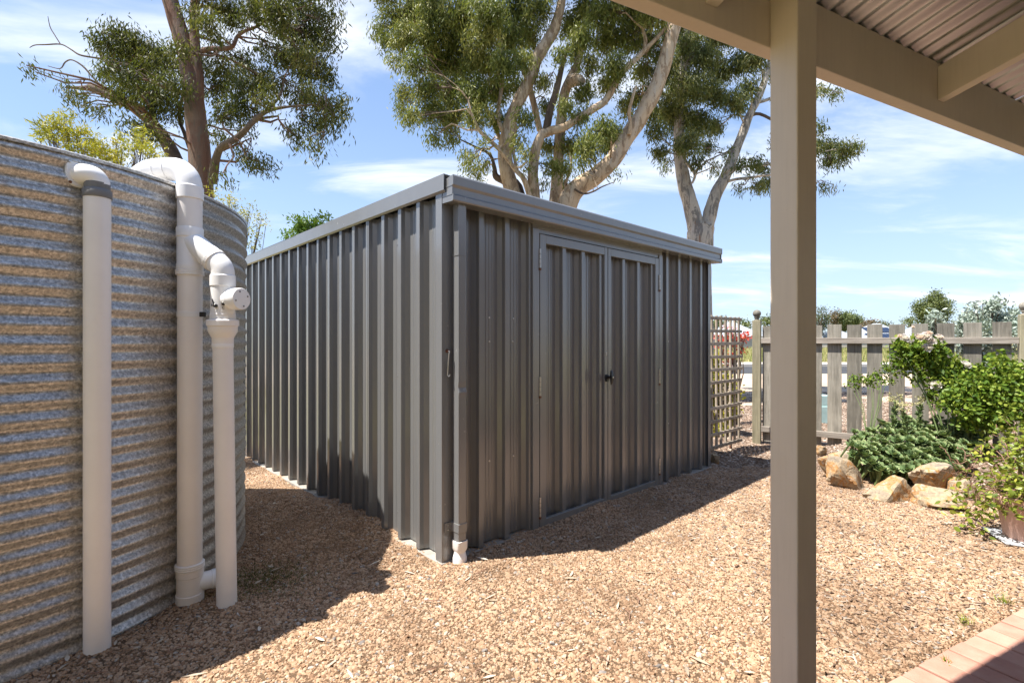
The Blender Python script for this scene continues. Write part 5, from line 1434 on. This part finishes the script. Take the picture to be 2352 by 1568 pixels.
shrub("wattle_shrub", "sparse olive shrub between the tank rim and the shed roof", "shrub", 6.2, 545,
      [(482,440,10),(500,468,12),(520,480,12),(540,470,16),(570,488,18),(598,508,14),(560,528,16),(592,540,12),(545,500,12),(580,565,14),(610,520,8),(490,455,8),(528,452,8),(575,640,30)], M["yellow_leaf"], 1200, 14, .03, .05, .3, 32, .2, .04, .25, stemr=.010, ntw=16)
shrub("bright_shrub", "bright green bushy crown peeping over the shed's side roof edge", "shrub", 9.5, 700,
      [(690,520,22),(718,514,20),(662,542,12),(742,504,12),(700,545,26),(730,535,22),(755,500,6),(700,600,40)], M["bright_leaf"], 700, 20, .05, .09, .4, 33, .3, .05, .3)
shrub("green_shrub", "leafy light green shrub growing behind the trellis", "shrub", 6.6, 1650,
      [(1645,850,14),(1650,880,15),(1642,910,16),(1655,930,14),(1648,955,15),(1640,820,12),(1664,900,12),(1660,950,12),(1632,870,14),(1668,865,10),(1675,910,12),(1685,935,12),(1680,880,9),(1690,905,9),(1672,960,12),(1692,955,8),(1665,985,10),(1650,985,12)], M["yellow_leaf"], 2400, 12, .035, .06, .45, 34, .1, .03, .15, fold=.1)
shrub("red_flowering_shrub", "red flowered shrub showing through the top of the trellis", "shrub", 7.4, 1680,
      [(1655,790,10),(1668,775,11),(1682,770,10),(1690,790,11),(1703,778,11),(1712,772,8),(1660,810,10),(1676,820,10),(1690,812,8),(1705,800,7),(1648,775,8),(1670,750,6),(1690,760,6),(1665,835,8)], M["red_leaf"], 2000, 12, .03, .055, .45, 35, .2, .03, .15)
shrub("silver_leaf_shrub", "silvery leaved shrub beyond the pickets next to the corner post", "shrub", 8.0, 2270,
      [(2215,745,14),(2232,730,16),(2250,740,20),(2275,725,18),(2295,740,22),(2315,750,22),(2260,765,22),(2235,770,20),(2300,775,24),(2210,770,12),(2340,760,22),(2280,705,10),(2240,705,8),(2300,695,7),(2255,690,4),(2325,720,12),(2260,800,22),(2220,805,18),(2300,805,22),(2270,840,22),(2230,850,18)], M["silver_leaf"], 1800, 16, .05, .085, .4, 36, .3, .05, .3, fold=.1)
shrub("silver_leaf_shrub", "slender silvery shrub beyond the pickets behind the pink roses", "shrub", 9.0, 2140,
      [(2140,745,9),(2150,730,8),(2142,765,10),(2158,755,9),(2150,780,11),(2165,775,8),(2136,785,9),(2150,720,5)], M["silver_leaf"], 2600, 12, .05, .085, .4, 37, .4, .05, .2, fold=.1)

# ================================================================== beyond the road
def far_tree(label, Y0, bu, blobs, seed, mat=M["far_leaf"], leaf=.35, per=34.0, n=26, trunk=8, bz=-1.5):
    t = Tree.__new__(Tree); t.Y0 = Y0; b = P(bu, 784, Y0); b.z = bz; t.base = b
    t.root = thing("distant_tree", label, "tree", b, 0, "trees among the far houses"); t.bark = M["bark_dark"]; t.limb_pts = []; t.limb_rad = []
    vb = CV + (CAMH-bz)*FPX/Y0
    top = min(q[1] for q in blobs)
    mid = sorted(q[1] for q in blobs)[len(blobs)//2]
    t.limb([(bu, vb, trunk), (bu, (vb+mid)/2, trunk*.8), (sum(q[0] for q in blobs)/len(blobs), mid, trunk*.5), (sum(q[0] for q in blobs)/len(blobs), top, trunk*.15)], "trunk", n=8)
    rng = np.random.default_rng(seed); rnd = random.Random(seed)
    bl = [(P(q[0], q[1], Y0+rnd.uniform(-2,2)*Y0/90), q[2]/FPX*Y0) for q in blobs]
    cl, bi = cloud_pts(bl, per*(90/Y0)**2, rng, .4)
    br = MB()
    for c, r in bl:
        a = t.limb_pts[len(t.limb_pts)//2]; br.tube([a-b, a.lerp(c,.5)-b+Vector((0,0,-.2)), c-b], [.12*Y0/90,.08*Y0/90,.03*Y0/90], 5)
    br.build("branches", M["bark_dark"], t.root)["kind"] = "stuff"
    k = len(cl)*n
    bb = np.repeat(cl, n, 0) + rng.normal(size=(k,3))*leaf*1.1
    d = rng.normal(size=(k,3)); d[:,2] -= .2
    tint = np.repeat(rng.normal(.45,.2,len(cl)), n) + rng.normal(0,.15,k)
    link_mesh("crown", leaf_mesh("crown", bb-np.array(b), d, rng.uniform(.7,1.3,k)*leaf, rng.uniform(.35,.6,k)*leaf, tint, mat, 0, rng), None, t.root)["kind"] = "stuff"
M["far_rust"] = leaf_mat("far_tree_rusty", (0.06,0.05,0.03), (0.13,0.09,0.05), (0.22,0.15,0.08), .6, .15)
M["far_green"] = leaf_mat("far_tree_green", (0.05,0.075,0.02), (0.10,0.13,0.035), (0.20,0.21,0.06), .6, .15)
far_tree("tall open crowned distant gum rising beside the verandah post", 85, 1878, [(1880,713,5),(1892,711,4),(1878,722,5),(1885,735,6),(1895,730,6),(1890,745,7),(1880,752,7),(1898,748,6),(1886,765,7),(1874,735,6),(1900,728,5)], 41, leaf=.28)
far_tree("rusty brown flat topped distant tree beside the rounded green one", 95, 1915, [(1908,727,6),(1918,725,7),(1926,728,7),(1914,740,7),(1922,745,9),(1930,752,8)], 42, M["far_rust"])
far_tree("large rounded olive green distant tree over the pickets", 95, 1955, [(1938,732,11),(1950,730,11),(1962,735,11),(1972,742,10),(1945,745,12),(1960,750,12),(1974,755,9),(1935,750,9)], 43, M["far_green"], per=44)
far_tree("small reddish distant tree next to the first house roof", 90, 1998, [(1990,745,6),(1998,742,6),(2006,746,6),(2002,755,7),(1985,757,7),(1993,760,8)], 44, M["far_rust"])
far_tree("low dark distant tree showing behind the hipped house roof", 105, 2030, [(2024,744,4),(2032,743,4),(2040,747,4),(2048,748,3),(2030,750,5)], 45)
far_tree("flat domed distant pine above the house ridge", 110, 2090, [(2074,738,4),(2084,735,5),(2096,735,5),(2106,738,4),(2090,742,6)], 46, M["far_green"])
far_tree("mid green bushy tree standing among the far houses behind the roses", 40, 2145, [(2110,702,8),(2118,712,10),(2128,704,9),(2138,692,10),(2150,685,10),(2160,690,10),(2150,700,13),(2165,705,11),(2172,715,9),(2135,718,12),(2152,722,13),(2120,728,12),(2140,735,12),(2165,735,9),(2105,715,6),(2178,700,5),(2125,745,10),(2150,678,6)], 47, M["far_green"], leaf=.17, per=30)
far_tree("green distant tree behind the trellis and the red shrub", 80, 1660, [(1640,745,8),(1655,742,8),(1668,750,6),(1630,750,8),(1700,745,6),(1712,746,6),(1720,744,5),(1690,752,6)], 48, M["far_green"])
far_tree("green distant tree just behind the ball topped post", 80, 1760, [(1750,738,5),(1758,736,6),(1768,738,8),(1780,740,9),(1800,738,10),(1820,742,9)], 49, M["far_green"])

M["roof_pale"] = plain("pale_roof_steel", (0.40,0.43,0.46), .45, .1, .05, 2)
M["solar"] = plain("solar_panel", (0.02,0.03,0.06), .15, 0, .1, 2)
M["house_wall"] = plain("house_render", (0.42,0.38,0.33), .9, 0, .1, 1)
M["far_fence"] = plain("grey_steel_fence", (0.16,0.17,0.18), .6, 0, .1, 1)
M["window"] = plain("window_glass", (0.03,0.035,0.04), .1, 0, .1, 1)
def house(label, u0, u1, ur0, ur1, vr, ve, Y, dep, panels=()):
    b = P((u0+u1)/2, 784, Y); b.z = -1.55
    h_ = thing("far_house", label, "house", b, 0, "far houses beyond the road")
    X = lambda u, yy=0: (u-CU)/FPX*Y - b.x
    ze = CAMH-(ve-CV)/FPX*Y - b.z; zr = CAMH-(vr-CV)/FPX*Y - b.z
    x0, x1, r0, r1 = X(u0), X(u1), X(ur0), X(ur1)
    MB().box(x0+.5, .5, 0, x1-.5, dep-.5, ze-.02).build("wall", M["house_wall"], h_)
    ym = dep/2
    vs = [(x0,0,ze),(x1,0,ze),(x1,dep,ze),(x0,dep,ze),(r0,ym,zr),(r1,ym,zr)]
    rf = MB().add(vs, [(0,1,5,4),(1,2,5),(2,3,4,5),(3,0,4),(0,3,2,1)]).build("roof", M["roof_pale"], h_)
    MB().box(x0-.08, -.14, ze-.16, x1+.08, -.01, ze+.02).build("gutter", M["house_wall"], rf)
    for wx in (0.25, 0.6, 0.8):
        xx = x0+(x1-x0)*wx; MB().box(xx-.7, .46, ze-1.6, xx+.7, .49, ze-.35).build("window", M["window"], h_)
    for (s0, s1, t0, t1) in panels:
        pt = lambda s, t: Vector((x0+(x1-x0)*s, ym*t - .06, ze+(zr-ze)*t + .12))
        vs = [pt(s0,t0), pt(s1,t0), pt(s1,t1), pt(s0,t1)]
        vs2 = [p + Vector((0,.04,-.07)) for p in vs]
        MB().add(vs+vs2, [(0,1,2,3),(7,6,5,4),(0,4,5,1),(1,5,6,2),(2,6,7,3),(3,7,4,0)]).build("solar_panel", M["solar"], rf)
    return h_
house("pale hip roofed far house with two rows of solar panels", 2008, 2132, 2080, 2096, 739, 788, 62, 11,
      [(0.18+.075*k, 0.245+.075*k, 0.50, 0.74) for k in range(7)] + [(0.06+.08*k, 0.13+.08*k, 0.16, 0.42) for k in range(6)])
house("low pale roofed far house at the foot of the tall distant gum", 1872, 1930, 1884, 1890, 770, 792, 78, 10)
house("pale gabled far house left of the solar panelled house", 1928, 2012, 1962, 1985, 756, 793, 80, 12)
house("far house with dark solar panels right of the bushy tree", 2150, 2260, 2170, 2215, 748, 790, 58, 10, [(0.12+.07*k, 0.18+.07*k, .3, .85) for k in range(9)])
house("small pale far house seen between the trellis and the ball topped post", 1685, 1760, 1706, 1722, 736, 772, 70, 10)
house("pale far house mostly hidden behind the trellis and shed", 1596, 1668, 1620, 1640, 742, 776, 72, 10)
# far steel fences with rails, standing along the bank
def far_fence(label, u0, u1, v0, v1, Y):
    a = P(u0, v1, Y); b = P(u1, v0, Y); f_ = thing("far_fence", label, "fence", (a.x, Y, a.z-1.0))
    w = b.x-a.x; h0 = b.z-a.z+1.0; n = max(2, int(w/2.4))
    for k in range(n):
        MB().box(w*k/n+.03, 0, 0, w*(k+1)/n-.03, .04, h0).build("panel", M["far_fence"], f_)
        MB().box(w*k/n-.03, -.01, 0, w*k/n+.03, .05, h0+.04).build("post", M["far_fence"], f_)
far_fence("grey steel far fence below the house roofs behind the pickets", 1760, 2300, 788, 804, 52)
far_fence("grey steel far fence seen between the trellis and the ball topped post", 1560, 1745, 772, 797, 50)
mb = MB().box(0, 0, 0, 36, .12, .16).build("far_kerb_rail", M["kerb"], None); mb.location = (P(1800, 795, 45).x, 45, P(1800,797,45).z); tag(mb, "thin pale rail running before the far fence", "rail")
# long dry grass on the bank
rng = np.random.default_rng(91); n = 42000
gx = rng.uniform(8, 58, n); gy = rng.uniform(27.2, 47, n); gz = np.array([wall_z(0, y) for y in gy]) - .03
d = rng.normal(size=(n,3))*.25; d[:,2] = 1
M["grass"] = leaf_mat("long_dry_grass", (0.16,0.20,0.05), (0.34,0.34,0.12), (0.55,0.46,0.25), .7, .25)
gr_ = link_mesh("long_grass", leaf_mesh("long_grass", np.stack([gx,gy,gz],1), d, rng.uniform(.15,.5,n), rng.uniform(.02,.05,n), rng.random(n), M["grass"], 0, rng), None)
tag(gr_, "long dry grass growing on the bank across the road", "grass", None, "stuff")
# pale green service pit marker beyond the fence
sm = thing("service_pillar", "pale turquoise plastic service pillar standing beyond the pickets", "service pillar", G(1888, 972))
M["turq"] = plain("pale_turquoise_plastic", (0.42,0.60,0.58), .5)
MB().box(-.085, -.07, 0, .085, .07, .26).build("base", M["turq"], sm, bevel=.01)
MB().box(-.075, -.06, .26, .075, .06, .42).build("lid", M["turq"], sm, bevel=.015)
